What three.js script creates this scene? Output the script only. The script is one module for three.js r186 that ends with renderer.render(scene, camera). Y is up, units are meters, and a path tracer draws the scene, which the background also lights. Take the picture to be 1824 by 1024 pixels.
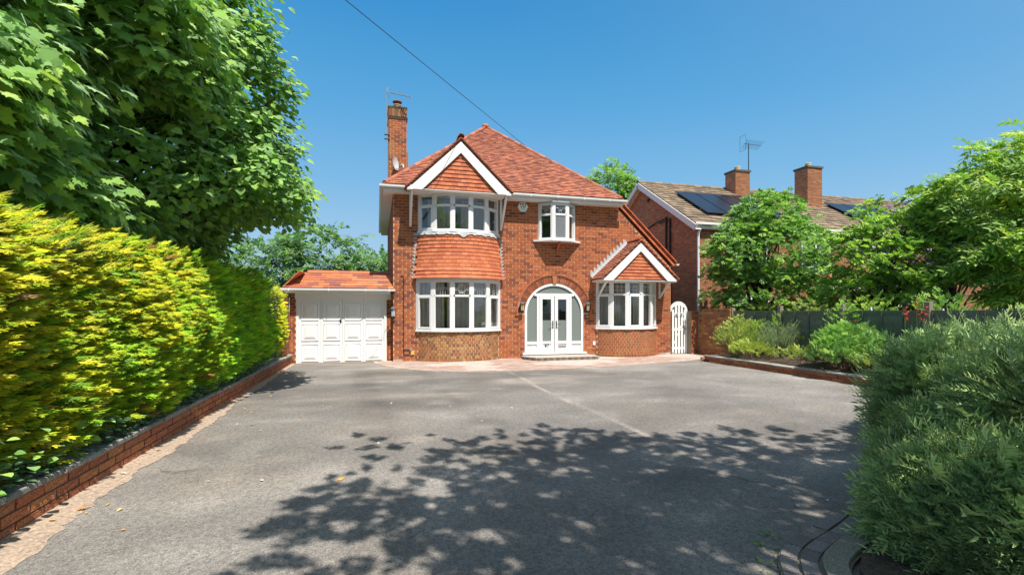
import * as THREE from 'three';
import { mergeGeometries } from 'three/addons/utils/BufferGeometryUtils.js';
import { RoundedBoxGeometry } from 'three/addons/geometries/RoundedBoxGeometry.js';
import { FontLoader } from 'three/addons/loaders/FontLoader.js';
import { TextGeometry } from 'three/addons/geometries/TextGeometry.js';

// ------------------------------------------------------------------ camera, sky, sun, exposure
// World axes follow the house: x along its front, -z away from the photographer, y up, metres.
const scene = new THREE.Scene();
const camera = new THREE.PerspectiveCamera(60.95, 1824 / 1024, 0.1, 900);
camera.position.set(0, 1.5, 0);
camera.rotation.y = THREE.MathUtils.degToRad(-15.4);
camera.setViewOffset(1824, 1024, 0, -43, 1824, 1024);      // rising-front lens: verticals stay vertical
camera.updateProjectionMatrix();
camera.updateMatrixWorld(true);

const lerp = (a, b, t) => a + (b - a) * t;
const EXPOSURE = 2.0;                                       // the photograph is exposed well up
const SUN = new THREE.Vector3(0.215, 1.80, 1.0).normalize();
{
  const W = 64, H = 256, data = new Float32Array(W * H * 4);
  const stops = [[-90, .20, .22, .20], [-4, .30, .36, .36], [0, .48, .66, .84], [6, .40, .62, .84], [14, .22, .50, .80], [22, .115, .40, .74], [33, .040, .285, .635], [60, .040, .27, .60], [90, .040, .27, .60]];
  for (let j = 0; j < H; j++) {
    const el = (j + .5) / H * 180 - 90;
    let k = 1; while (k < stops.length - 1 && el > stops[k][0]) k++;
    const a = stops[k - 1], b = stops[k], t = Math.min(1, Math.max(0, (el - a[0]) / (b[0] - a[0])));
    for (let i = 0; i < W; i++) {
      const o = (j * W + i) * 4;
      // a clear sky pales steadily towards the sun, which stands behind the photographer
      const az = ((i + .5) / W - .5) * Math.PI * 2, ce = Math.cos(el * Math.PI / 180), q = Math.max(0, Math.cos(az) * ce * SUN.x + Math.sin(el * Math.PI / 180) * SUN.y + Math.sin(az) * ce * SUN.z), pale = el > 0 ? q * q * (3 - 2 * q) : 0;
      for (let c = 0; c < 3; c++) data[o + c] = lerp(a[c + 1] + (b[c + 1] - a[c + 1]) * t, [.50, .60, .74][c], pale * .9) / EXPOSURE;
      data[o + 3] = 1;
    }
  }
  const sky = new THREE.DataTexture(data, W, H, THREE.RGBAFormat, THREE.FloatType);
  sky.mapping = THREE.EquirectangularReflectionMapping; sky.magFilter = THREE.LinearFilter; sky.minFilter = THREE.LinearFilter; sky.needsUpdate = true;
  scene.background = sky; scene.environment = sky;
}
const sun = new THREE.DirectionalLight(new THREE.Color().setRGB(1, .955, .88), 3.8);
sun.position.copy(SUN).multiplyScalar(40).add(new THREE.Vector3(4, 0, -8)); sun.target.position.set(4, 0, -8);
sun.castShadow = true; sun.shadow.mapSize.set(4096, 4096); sun.shadow.radius = 1;
Object.assign(sun.shadow.camera, { left: -26, right: 26, top: 26, bottom: -26, near: 1, far: 90 });
scene.add(sun, sun.target);
const renderer = new THREE.WebGLRenderer({ antialias: true });
renderer.toneMapping = THREE.LinearToneMapping; renderer.toneMappingExposure = EXPOSURE; renderer.shadowMap.enabled = true;

// ------------------------------------------------------------------ helpers
const V = (x, y, z) => new THREE.Vector3(x, y, z);
const RND = (s) => () => { s = (s + 0x6d2b79f5) | 0; let t = Math.imul(s ^ (s >>> 15), 1 | s); t = (t + Math.imul(t ^ (t >>> 7), 61 | t)) ^ t; return ((t ^ (t >>> 14)) >>> 0) / 4294967296; };
const clamp = (x, a, b) => Math.min(b, Math.max(a, x)), sstep = (a, b, x) => { const t = clamp((x - a) / (b - a), 0, 1); return t * t * (3 - 2 * t); };
const C = (r, g, b) => new THREE.Color().setRGB(r, g, b);
const hash3 = (x, y, z) => { let h = Math.imul(x, 374761393) ^ Math.imul(y, 668265263) ^ Math.imul(z, 2147483647 ^ 974711); h = Math.imul(h ^ (h >>> 13), 1274126177); return ((h ^ (h >>> 16)) >>> 0) / 4294967296; };
function vnoise(x, y, z = 0, per = 0) {
  const xi = Math.floor(x), yi = Math.floor(y), zi = Math.floor(z), f = (t) => t * t * (3 - 2 * t), u = f(x - xi), v = f(y - yi), w = f(z - zi);
  const m = (a) => per ? ((a % per) + per) % per : a, h = (i, j, k) => hash3(m(xi + i), m(yi + j), zi + k);
  return lerp(lerp(lerp(h(0, 0, 0), h(1, 0, 0), u), lerp(h(0, 1, 0), h(1, 1, 0), u), v), lerp(lerp(h(0, 0, 1), h(1, 0, 1), u), lerp(h(0, 1, 1), h(1, 1, 1), u), v), w);
}
const fbm = (x, y, z = 0, o = 4) => { let s = 0, a = .5, n = 0; for (let i = 0; i < o; i++) { s += a * vnoise(x, y, z + i * 7); n += a; a *= .5; x *= 2.03; y *= 2.03; z *= 2.03; } return s / n; };
function tex(size, fn, srgb = true) {      // tiling grain, fn(x, y in 0..size) -> grey or [r, g, b] in 0..1
  const d = new Uint8Array(size * size * 4);
  for (let y = 0; y < size; y++) for (let x = 0; x < size; x++) {
    const r = fn(x, y), o = (y * size + x) * 4;
    for (let c = 0; c < 3; c++) d[o + c] = clamp((Array.isArray(r) ? r[c] : r) * 255, 0, 255);
    d[o + 3] = 255;
  }
  const t = new THREE.DataTexture(d, size, size); t.wrapS = t.wrapT = THREE.RepeatWrapping; t.magFilter = THREE.LinearFilter; t.minFilter = THREE.LinearMipmapLinearFilter; t.generateMipmaps = true;
  if (srgb) t.colorSpace = THREE.SRGBColorSpace; t.needsUpdate = true; return t;
}
const tn = (x, y, size, cells, z = 0) => vnoise(x / size * cells, y / size * cells, z, cells);
const rp = (t, k) => { const c = t.clone(); c.repeat.set(k, k); c.needsUpdate = true; return c; };
const taken = new Map();
const numbered = (n) => { const k = taken.get(n) || 0; taken.set(n, k + 1); return k ? n + '_' + String(k).padStart(3, '0') : n; };
const world = new Map();                                     // where the origin of an object stands
const at = (o) => world.get(o) || V(0, 0, 0);
function thing(name, label, category, [x, y, z], group) {
  const o = new THREE.Group(); o.name = numbered(name); o.position.set(x, y, z); world.set(o, V(x, y, z)); o.userData = { label, category };
  if (group) o.userData.group = group; scene.add(o); return o;
}
function put(name, geo, mat, parent, pos, extra) {            // a mesh whose origin stands at world position pos
  const m = new THREE.Mesh(geo, mat); m.castShadow = m.receiveShadow = true; m.name = parent ? name : numbered(name);
  const w = pos ? pos.clone() : V(0, 0, 0); world.set(m, w); m.position.copy(w);
  if (parent) { m.position.sub(at(parent)); parent.add(m); } else scene.add(m);
  if (extra) Object.assign(m.userData, extra); return m;
}
const struct = (name, geo, mat, pos) => put(name, geo, mat, null, pos, { kind: 'structure' });
class MB {                                                    // joins boxes, quads and tubes into one mesh
  constructor() { this.p = []; this.n = []; this.t = []; this.c = []; this.i = []; this.hasC = false; }
  quad(a, b, c, d, col, uv) {
    const k = this.p.length / 3, n = V().subVectors(b, a).cross(V().subVectors(d, a)).normalize(), w = a.distanceTo(b), h = a.distanceTo(d), [ou, ov] = uv || [0, 0];
    for (const q of [a, b, c, d]) { this.p.push(q.x, q.y, q.z); this.n.push(n.x, n.y, n.z); if (col) this.c.push(col.r, col.g, col.b); }
    if (col) this.hasC = true;
    this.t.push(ou, ov, ou + w, ov, ou + w, ov + h, ou, ov + h); this.i.push(k, k + 1, k + 2, k, k + 2, k + 3); return this;
  }
  obox(o, ex, ey, ez, sx, sy, sz, col, uv) {                  // box about o along three unit vectors
    const x = ex.clone().multiplyScalar(sx / 2), y = ey.clone().multiplyScalar(sy / 2), z = ez.clone().multiplyScalar(sz / 2);
    const q = (i, j, k) => V(o.x + i * x.x + j * y.x + k * z.x, o.y + i * x.y + j * y.y + k * z.y, o.z + i * x.z + j * y.z + k * z.z);
    this.quad(q(-1, -1, 1), q(1, -1, 1), q(1, 1, 1), q(-1, 1, 1), col, uv).quad(q(1, -1, -1), q(-1, -1, -1), q(-1, 1, -1), q(1, 1, -1), col, uv);
    this.quad(q(1, -1, 1), q(1, -1, -1), q(1, 1, -1), q(1, 1, 1), col, uv).quad(q(-1, -1, -1), q(-1, -1, 1), q(-1, 1, 1), q(-1, 1, -1), col, uv);
    this.quad(q(-1, 1, 1), q(1, 1, 1), q(1, 1, -1), q(-1, 1, -1), col, uv).quad(q(-1, -1, -1), q(1, -1, -1), q(1, -1, 1), q(-1, -1, 1), col, uv); return this;
  }
  box(x0, x1, y0, y1, z0, z1, col, uv) { return this.obox(V((x0 + x1) / 2, (y0 + y1) / 2, (z0 + z1) / 2), X, Y, Z, Math.abs(x1 - x0), Math.abs(y1 - y0), Math.abs(z1 - z0), col, uv); }
  bar(a, b, w, h, up = Y, col) {                              // a square bar from a to b
    const d = V().subVectors(b, a), l = d.length(); d.divideScalar(l); let s = V().crossVectors(d, up); if (s.lengthSq() < 1e-6) s = V().crossVectors(d, X); s.normalize();
    return this.obox(V().addVectors(a, b).multiplyScalar(.5), d, V().crossVectors(s, d), s, l, h, w, col);
  }
  tube(pts, r0, r1, sides = 6, col) {                         // tapered round limb or pipe
    const k0 = this.p.length / 3; let ref = null;
    pts.forEach((p, i) => {
      const d = V().subVectors(pts[Math.min(i + 1, pts.length - 1)], pts[Math.max(i - 1, 0)]).normalize(); let s = ref ? ref.clone().addScaledVector(d, -ref.dot(d)) : V().crossVectors(d, Math.abs(d.y) > .9 ? X : Y);
      s.normalize(); ref = s; const t = V().crossVectors(d, s), r = lerp(r0, r1, i / (pts.length - 1));
      for (let j = 0; j <= sides; j++) {
        const a = j / sides * Math.PI * 2, n = s.clone().multiplyScalar(Math.cos(a)).addScaledVector(t, Math.sin(a));
        this.p.push(p.x + n.x * r, p.y + n.y * r, p.z + n.z * r); this.n.push(n.x, n.y, n.z); this.t.push(j / sides * r0 * 6, i * .3); if (col) { this.c.push(col.r, col.g, col.b); this.hasC = true; }
        if (i && j) { const q = k0 + i * (sides + 1) + j; this.i.push(q, q - 1, q - sides - 1, q - 1, q - sides - 2, q - sides - 1); }
      }
    });
    const cap = (i, flip) => { const k = k0 + i * (sides + 1); for (let j = 1; j < sides - 1; j++) flip ? this.i.push(k, k + j, k + j + 1) : this.i.push(k, k + j + 1, k + j); };
    cap(0, false); cap(pts.length - 1, true); return this;
  }
  geo() {
    const g = new THREE.BufferGeometry();
    g.setAttribute('position', new THREE.Float32BufferAttribute(this.p, 3)); g.setAttribute('normal', new THREE.Float32BufferAttribute(this.n, 3)); g.setAttribute('uv', new THREE.Float32BufferAttribute(this.t, 2));
    if (this.hasC) g.setAttribute('color', new THREE.Float32BufferAttribute(this.c, 3)); g.setIndex(this.i); return g;
  }
  build(name, mat, parent, extra) { if (!this.i.length) return null; const g = this.geo(), w = parent ? at(parent) : V(0, 0, 0); g.translate(-w.x, -w.y, -w.z); return put(name, g, mat, parent, w, extra); }
}
const X = V(1, 0, 0), Y = V(0, 1, 0), Z = V(0, 0, 1);
const orient = (o, ex, ey, ez, s = 1) => new THREE.Matrix4().makeBasis(ex.clone().multiplyScalar(s), ey.clone().multiplyScalar(s), ez.clone().multiplyScalar(s)).setPosition(o);
// how large a thing at p is seen from the photographer's place (only used to choose which repeats become parts of their own)
const toView = (p) => { const q = p.clone().project(camera); return { u: (q.x + 1) / 2, v: (1 - q.y) / 2, d: p.distanceTo(camera.position), ok: q.z < 1 && Math.abs(q.x) < 1 && Math.abs(q.y) < 1 }; };
function frontmost(list, n) {
  const g = new Map(), seen = list.map((l, k) => { const s = toView(l.p); s.k = k; s.key = Math.floor(s.u * 150) * 1000 + Math.floor(s.v * 84); if (s.ok && (!g.has(s.key) || g.get(s.key).d > s.d)) g.set(s.key, s); return s; });
  return new Set(seen.filter((s) => s.ok && g.get(s.key) === s).sort((a, b) => a.d - b.d).slice(0, n).map((s) => s.k));
}

// ------------------------------------------------------------------ materials
const std = (o) => new THREE.MeshStandardMaterial(o), phy = (o) => new THREE.MeshPhysicalMaterial(o);
const grainT = tex(256, (x, y) => .80 + .20 * (.5 * tn(x, y, 256, 64) + .3 * tn(x, y, 256, 24, 3) + .2 * tn(x, y, 256, 128, 9)));
const grainB = tex(256, (x, y) => .5 * tn(x, y, 256, 64) + .3 * tn(x, y, 256, 24, 3) + .2 * tn(x, y, 256, 128, 9), false);
const roughT = tex(256, (x, y) => { const a = tn(x, y, 256, 40), b = tn(x, y, 256, 90, 5); return .62 + .38 * (.55 * a + .45 * b); });
const roughB = tex(256, (x, y) => { const a = tn(x, y, 256, 34), b = tn(x, y, 256, 80, 5); return .6 * a * a + .4 * b; }, false);
const speckT = tex(512, (x, y) => { const s = hash3(x >> 1, y >> 1, 5), b = .60 + .22 * tn(x, y, 512, 200) + .16 * tn(x, y, 512, 60, 2); return s > .955 ? b + .30 : s < .10 ? b - .20 : b; });
const speckB = tex(512, (x, y) => .5 * tn(x, y, 512, 200) + .5 * hash3(x >> 1, y >> 1, 5), false);
const streakT = tex(256, (x, y) => .76 + .24 * (.6 * tn(x, y * .12, 256, 64) + .4 * tn(x, y, 256, 32, 4)));
const brickM = (c, k = 5) => std({ color: c, map: rp(roughT, k), bumpMap: rp(roughB, k), bumpScale: .003, roughness: .92 });
const brickMix = std({ vertexColors: true, map: rp(roughT, 5), bumpMap: rp(roughB, 5), bumpScale: .003, roughness: .92 });
const tileMix = std({ vertexColors: true, map: rp(grainT, 4), bumpMap: rp(grainB, 4), bumpScale: .0015, roughness: .82 });
const tileM = (c) => std({ color: c, map: rp(grainT, 4), bumpMap: rp(grainB, 4), bumpScale: .0015, roughness: .82 });
const mortarM = std({ color: C(.74, .52, .34), map: rp(grainT, 3), roughness: 1 });
const darkMortarM = std({ color: C(.10, .065, .05), map: rp(grainT, 3), roughness: 1 });
const whiteM = phy({ color: C(.71, .71, .70), roughness: .34 });
const boardM = std({ color: C(.74, .74, .725), roughness: .5 });
const leadM = std({ color: C(.52, .54, .56), roughness: .6, metalness: .2, map: rp(roughT, 2) });
const glassM = phy({ color: C(1, 1, 1), transmission: 1, thickness: 0, roughness: 0, ior: 2.0 });
const frostM = phy({ color: C(.29, .35, .32), transmission: .5, thickness: 0, roughness: .6, ior: 1.6 });
const blackM = std({ color: C(.014, .014, .015), roughness: .5 });
const steelM = std({ color: C(.55, .56, .57), roughness: .35, metalness: .9 });
const greyMetalM = std({ color: C(.30, .31, .32), roughness: .5, metalness: .5 });
const concreteM = std({ color: C(.55, .51, .44), map: rp(roughT, 1.7), bumpMap: rp(roughB, 1.7), bumpScale: .006, roughness: .95 });
const plasterM = std({ color: C(.5, .48, .45), roughness: .95 });
const floorM = std({ color: C(.20, .15, .10), roughness: .7 });
const clothM = std({ color: C(.34, .37, .38), roughness: .95, side: THREE.DoubleSide });
const soilM = std({ color: C(.13, .085, .055), map: rp(roughT, 1.2), bumpMap: rp(roughB, 1.2), bumpScale: .03, roughness: 1 });
const barkM = std({ color: C(.11, .085, .06), map: rp(roughT, 2), bumpMap: rp(roughB, 2), bumpScale: .02, roughness: 1 });
const twigM = std({ color: C(.17, .115, .075), roughness: 1 });
const innerM = std({ color: C(.19, .145, .085), map: rp(roughT, 1), roughness: 1 });
const leafM = (k = {}) => phy({ color: C(1, 1, 1), transmission: .5, thickness: 0, ior: 1.4, clearcoat: .35, clearcoatRoughness: .42, side: THREE.DoubleSide, ...k, roughness: 1 });
const RED = [C(0.517, 0.139, 0.0495), C(0.602, 0.178, 0.0602), C(0.476, 0.121, 0.0451), C(0.644, 0.204, 0.0688), C(0.532, 0.152, 0.0537), C(0.378, 0.103, 0.0473), C(0.28, 0.0869, 0.0516), C(0.573, 0.178, 0.0667), C(0.559, 0.158, 0.0537), C(0.503, 0.144, 0.0537)];
const BUFF = [C(0.504, 0.23, 0.0825), C(0.408, 0.178, 0.0715), C(0.54, 0.184, 0.066), C(0.552, 0.299, 0.11), C(0.3, 0.138, 0.066), C(0.648, 0.333, 0.121), C(0.456, 0.138, 0.0605), C(0.384, 0.218, 0.099)];
const ROOF = [C(0.405, 0.127, 0.0683), C(0.465, 0.156, 0.0814), C(0.343, 0.107, 0.0616), C(0.441, 0.163, 0.0919), C(0.282, 0.0936, 0.063), C(0.502, 0.189, 0.105)];
const HUNG = [C(0.617, 0.172, 0.0675), C(0.665, 0.198, 0.078), C(0.57, 0.147, 0.06), C(0.689, 0.222, 0.0975), C(0.63, 0.185, 0.075), C(0.534, 0.14, 0.0645)];
const GTILE = [C(0.602, 0.198, 0.072), C(0.522, 0.154, 0.0605), C(0.673, 0.243, 0.0893), C(0.417, 0.122, 0.0648), C(0.58, 0.218, 0.101), C(0.325, 0.115, 0.0792)];
const mats = (list, f) => list.map((c) => f(c));
const redMs = mats(RED, brickM), hungMs = mats(HUNG, tileM), gtileMs = mats(GTILE, tileM), buffMs = mats(BUFF, brickM);

// ------------------------------------------------------------------ builders shared by walls and roofs
// Courses of bricks standing 5 mm proud of a bed of mortar; intervals(y) says where the wall is solid at that height.
function bricks(parent, { origin, along, out, y0, y1, course = .088, module = .236, spans, pal, ms, many = 300, seed = 1, proud = .008, joint = .0135, bond = .5, plain = false, tone = null }) {
  const rnd = RND(seed), mb = new MB(), whole = [], up = Y;
  for (let k = 0, y = y0; y + course * .6 <= y1 + 1e-6; k++, y = y0 + k * course) {
    for (const [a, b] of spans(y + course / 2)) {
      const start = Math.floor(a / module) * module + ((k % 2) ? -module * bond : 0);
      for (let s = start; s < b; s += module) {
        let s0 = Math.max(a, s + joint / 2), s1 = Math.min(b, s + module - joint / 2); if (s1 - s0 < .025) continue;
        const ci = Math.min(pal.length - 1, Math.floor(rnd() * pal.length)), o = origin.clone().addScaledVector(along, (s0 + s1) / 2).addScaledVector(out, proud - .02 + (rnd() - .5) * .003); o.y = y + course / 2;
        const full = s1 - s0 > module - joint * 1.1, j = .86 + rnd() * .28, uv = [rnd() * 3, rnd() * 3];
        whole.push({ p: o, full, ci, w: s1 - s0, j, uv });
      }
    }
  }
  const own = (plain || !ms) ? new Set() : frontmost(whole.map((b) => b.full ? b : { p: V(0, -999, 0) }), many);
  const geos = [0, 1, 2].map((q) => new MB().obox(V(0, 0, 0), along, up, out, module - joint, course - joint, .04, null, [q * .7, q * .43]).geo());
  whole.forEach((b, k) => { if (own.has(k)) put('brick', geos[k % 3], ms[b.ci], parent, b.p); else mb.obox(b.p, along, up, out, b.w, course - joint, .04, (tone ? tone(pal[b.ci].clone(), b.p) : pal[b.ci].clone()).multiplyScalar(b.j), b.uv); });
  mb.build('brickwork', brickMix, parent, { kind: 'stuff' });
}
// Plain tiles lapped up a slope: o lower-left corner of the slope, along the eave, up the slope; span(s) gives where the slope lies at distance s up it.
function tiles(parent, { o, along, up, len, span, gauge = .102, w = .166, pal, ms, many = 0, seed = 1, thick = .013, name = 'tile', lapped = 'tiling', tilt = .06, jit = .004, mix = tileMix }) {
  const rnd = RND(seed), n = V().crossVectors(along, up).normalize(), mb = new MB(), all = [];
  const uv2 = up.clone().addScaledVector(n, -tilt).normalize(), nn = V().crossVectors(along, uv2).normalize(), L = gauge * 1.45;
  for (let k = 0; k * gauge < len; k++) {
    const s = k * gauge, [a, b] = span(s + gauge * .4); if (b - a < .03) continue;
    for (let x = Math.floor(a / w) * w - (k % 2 ? w / 2 : 0); x < b; x += w) {
      const x0 = Math.max(a, x + .002), x1 = Math.min(b, x + w - .002); if (x1 - x0 < .02) continue;
      const ci = Math.floor(rnd() * pal.length), p = o.clone().addScaledVector(along, (x0 + x1) / 2).addScaledVector(up, s + L / 2 - .012 + (rnd() - .5) * jit).addScaledVector(n, .012 + rnd() * jit);
      all.push({ p, ci, w: x1 - x0, full: x1 - x0 > w - .006, j: .85 + rnd() * .3, uv: [rnd() * 3, rnd() * 3], r: (rnd() - .5) * .012 });
    }
  }
  const own = ms ? frontmost(all.map((t) => t.full ? t : { p: V(0, -999, 0) }), many) : new Set(), geos = [0, 1, 2].map((q) => new MB().obox(V(0, 0, 0), along, uv2, nn, w - .004, L, thick, null, [q * .7, q * .4]).geo());
  all.forEach((t, k) => { if (own.has(k)) put(name, geos[k % 3], ms[t.ci], parent, t.p); else mb.obox(t.p, along, uv2, nn, t.w, L, thick, pal[t.ci].clone().multiplyScalar(t.j * (.74 + .50 * fbm(t.p.x * 1.3, t.p.y * 1.3, t.p.z * 1.3, 4))), t.uv); });
  mb.build(lapped, mix, parent, { kind: 'stuff' });
}
function ridgeTiles(parent, a, b, r, pal, step = .32, name = 'ridge_tile', ms = null) {
  const d = V().subVectors(b, a), L = d.length(), n = Math.max(1, Math.round(L / step)); d.divideScalar(L);
  const s = V().crossVectors(d, Y).normalize(), u = V().crossVectors(s, d).normalize(), len = L / n, g = [];
  for (let i = 0; i <= 6; i++) { const t = Math.PI * i / 6; g.push([Math.cos(t) * r, Math.sin(t) * r * .85]); }
  const mb = new MB(), q = (e, k, rr) => V(0, 0, 0).addScaledVector(d, k * len * .52 * 1).addScaledVector(s, g[e][0] * rr).addScaledVector(u, g[e][1] * rr);
  for (let i = 0; i < 6; i++) { mb.quad(q(i, -1, 1), q(i + 1, -1, 1), q(i + 1, 1, .93), q(i, 1, .93)); mb.quad(q(i + 1, -1, .82), q(i, -1, .82), q(i, 1, .76), q(i + 1, 1, .76)); mb.quad(q(i, -1, .82), q(i + 1, -1, .82), q(i + 1, -1, 1), q(i, -1, 1)); }
  const geo = mb.geo();
  for (let k = 0; k < n; k++) put(name, geo, (ms || pal.ms)[k % (ms || pal.ms).length], parent, a.clone().addScaledVector(d, (k + .5) * len));
}
function slab(poly, th) {                                     // flat polygon (world points, counter-clockwise from outside) thickened inwards
  const mb = new MB(), n = V().subVectors(poly[1], poly[0]).cross(V().subVectors(poly[2], poly[0])).normalize(), low = poly.map((p) => p.clone().addScaledVector(n, -th));
  for (let i = 1; i < poly.length - 1; i++) { mb.quad(poly[0], poly[i], poly[i + 1], poly[i + 1]); mb.quad(low[0], low[i + 1], low[i], low[i]); }
  poly.forEach((p, i) => { const q = (i + 1) % poly.length; mb.quad(low[i], low[q], poly[q], p); }); return mb;
}
function pathXY(pts) { const s = new THREE.Shape(); pts.forEach(([x, y], i) => i ? s.lineTo(x, y) : s.moveTo(x, y)); return s; }

// ------------------------------------------------------------------ the setting: ground, drive, paving
const F = -14.95;                                             // plane of the house front
{
  const g = new THREE.PlaneGeometry(700, 700, 1, 1); g.rotateX(-Math.PI / 2);
  const uv = g.attributes.uv; for (let i = 0; i < uv.count; i++) uv.setXY(i, uv.getX(i) * 700, uv.getY(i) * 700);
  struct('ground', g, std({ color: C(.075, .10, .04), map: rp(roughT, .4), roughness: 1 }), V(0, -.012, -60));
}
{ // tarmac drive: one sheet, its patches, dust and the seam of an old repair are its own colours
  const x0 = -2.4, x1 = 11, z0 = -15.3, z1 = 7, st = .075, nx = Math.round((x1 - x0) / st), nz = Math.round((z1 - z0) / st), g = new THREE.PlaneGeometry(x1 - x0, z1 - z0, nx, nz);
  g.rotateX(-Math.PI / 2); g.translate((x0 + x1) / 2, 0, (z0 + z1) / 2);
  const p = g.attributes.position, uv = g.attributes.uv, col = new Float32Array(p.count * 3);
  for (let i = 0; i < p.count; i++) {
    const x = p.getX(i), z = p.getZ(i); uv.setXY(i, x / 1.3, z / 1.3);
    p.setY(i, .006 * (fbm(x * .5, z * .5, 3, 2) - .5));
    const a = fbm(x * .55, z * .75, 1, 4), b = fbm(x * 2.2, z * 2.6, 11, 3), d = fbm(x * .3 + 5, z * .9, 21, 3);
    let t = .92 + .75 * (a - .5) + .38 * (b - .5) - .16 * sstep(.35, .12, Math.min(Math.abs(x + .15 + .2 * Math.sin(z * .35)), Math.abs(x - 1.35 + .2 * Math.sin(z * .35)))) * sstep(.3, .6, fbm(x * 2, z * .5, 51, 2));
    const dust = sstep(.56, .72, d) * .30 + sstep(.60, .78, b) * .12;                     // pale dusty patches
    const seam = Math.exp(-(((x - 3.12 - .05 * Math.sin(z * .9) - .06 * (fbm(z * 3, 0, 2, 2) - .5)) / .035) ** 2)) * sstep(.15, .5, fbm(x * 3, z * 1.1, 31, 2)) * sstep(-3.8, -4.6, z);
    const old = x > 3.12 ? 1.05 : 1;                                                   // tarmac laid at another time
    const warm = .35 * dust + .5 * seam + .25 * sstep(.5, .75, fbm(x * .8, z * .8, 41, 3));
    t *= old; const r = t + 1.15 * dust + .8 * seam, k = .285;
    col[i * 3] = k * r * (1.07 + .18 * warm); col[i * 3 + 1] = k * r * (.97 + .02 * warm); col[i * 3 + 2] = k * r * (.87 - .12 * warm);
  }
  g.setAttribute('color', new THREE.BufferAttribute(col, 3)); g.computeVertexNormals();
  struct('driveway', g, std({ vertexColors: true, map: speckT, bumpMap: speckB, bumpScale: .004, roughness: .9 }), V(0, .004, 0));
}
{ // worn mortar haunching along the foot of the low wall, with a ragged edge
  const mb = new MB(), rnd = RND(3); let prev = null;
  for (let z = -15.1; z <= 0; z += .06) {
    const w = .10 + .16 * sstep(-12, -4, z) + .16 * (fbm(z * 1.3, 0, 7, 3) - .5) + .05 * (rnd() - .5), cur = [V(-2.36, .024, z), V(-2.36 + Math.max(.03, w * .6), .016, z), V(-2.36 + Math.max(.05, w), .0075, z)];
    if (prev) for (let k = 0; k < 2; k++) mb.quad(prev[k], cur[k], cur[k + 1], prev[k + 1], null, [z, k * .2]);
    prev = cur;
  }
  mb.build('haunching', std({ color: C(.56, .42, .31), map: rp(roughT, 1.3), bumpMap: rp(roughB, 1.3), bumpScale: .006, roughness: 1 }), null, { kind: 'structure' });
}
{ // block paving in front of the house
  const edge = (x) => { const e = [[-.1, -14.75], [.25, -13.9], [.7, -12.95], [1.3, -12.35], [2.1, -12.02], [3.2, -11.9], [4.5, -11.92], [6, -12.12], [7.5, -12.45], [9, -12.85], [10.9, -13.7]]; let k = 1; while (k < e.length - 1 && x > e[k][0]) k++; const [a, b] = [e[k - 1], e[k]]; return lerp(a[1], b[1], (x - a[0]) / (b[0] - a[0])); };
  const base = new MB(), mb = new MB(), rnd = RND(8), pal = [C(.56, .38, .30), C(.60, .44, .36), C(.50, .33, .26), C(.64, .50, .42), C(.55, .41, .35), C(.62, .40, .30)], pale = C(.76, .66, .58);
  for (let x = -.1; x < 10.8; x += .2) base.quad(V(x, .012, edge(x)), V(x + .2, .012, edge(x + .2)), V(x + .2, .012, F - .25), V(x, .012, F - .25));
  for (let k = 0; k < 34; k++) for (let i = -2; i < 58; i++) {
    const z = F + .05 + k * .1, x = i * .2 + (k % 2) * .1, cx = x + .1; if (x < -.05 || x > 10.75 || z + .09 > Math.max(edge(cx - .09), edge(cx + .09)) - .0) continue;
    const c = pal[Math.floor(rnd() * 6)].clone().lerp(pale, sstep(.42, .66, fbm(cx * 1.1, z * 1.6, 5, 3)) * .85).multiplyScalar(.9 + rnd() * .2);   // lime bloom in patches
    mb.box(x + .004, x + .196, -.02, .0185 + rnd() * .002, z + .004, z + .096, c, [rnd(), rnd()]);
  }
  for (let x = .05, k = 0; x < 10.7; k++) { const ex = edge(x), dx = edge(x + .05) - ex, l = Math.hypot(.05, dx), d = V(.05 / l, 0, dx / l), s = V(-d.z, 0, d.x); mb.obox(V(x, .0, ex - .0), d, Y, s.negate(), .192, .04, .096, pal[k % 6].clone().lerp(pale, .25)); x += .2 * d.x; }
  const s = base.build('paving', std({ color: C(.58, .50, .43), map: rp(grainT, 3), roughness: 1 }), null, { kind: 'structure' });
  mb.build('paving_blocks', std({ vertexColors: true, map: rp(roughT, 3), bumpMap: rp(roughB, 3), bumpScale: .002, roughness: .95 }), s, { kind: 'stuff' });
  put('paving', new MB().box(-2.45, .2, .0, .014, -15.45, -15.05).geo(), std({ color: C(.42, .32, .25), map: rp(roughT, 1.2), bumpMap: rp(roughB, 1.2), bumpScale: .004, roughness: 1 }), null, null, { kind: 'structure' });
}

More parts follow.
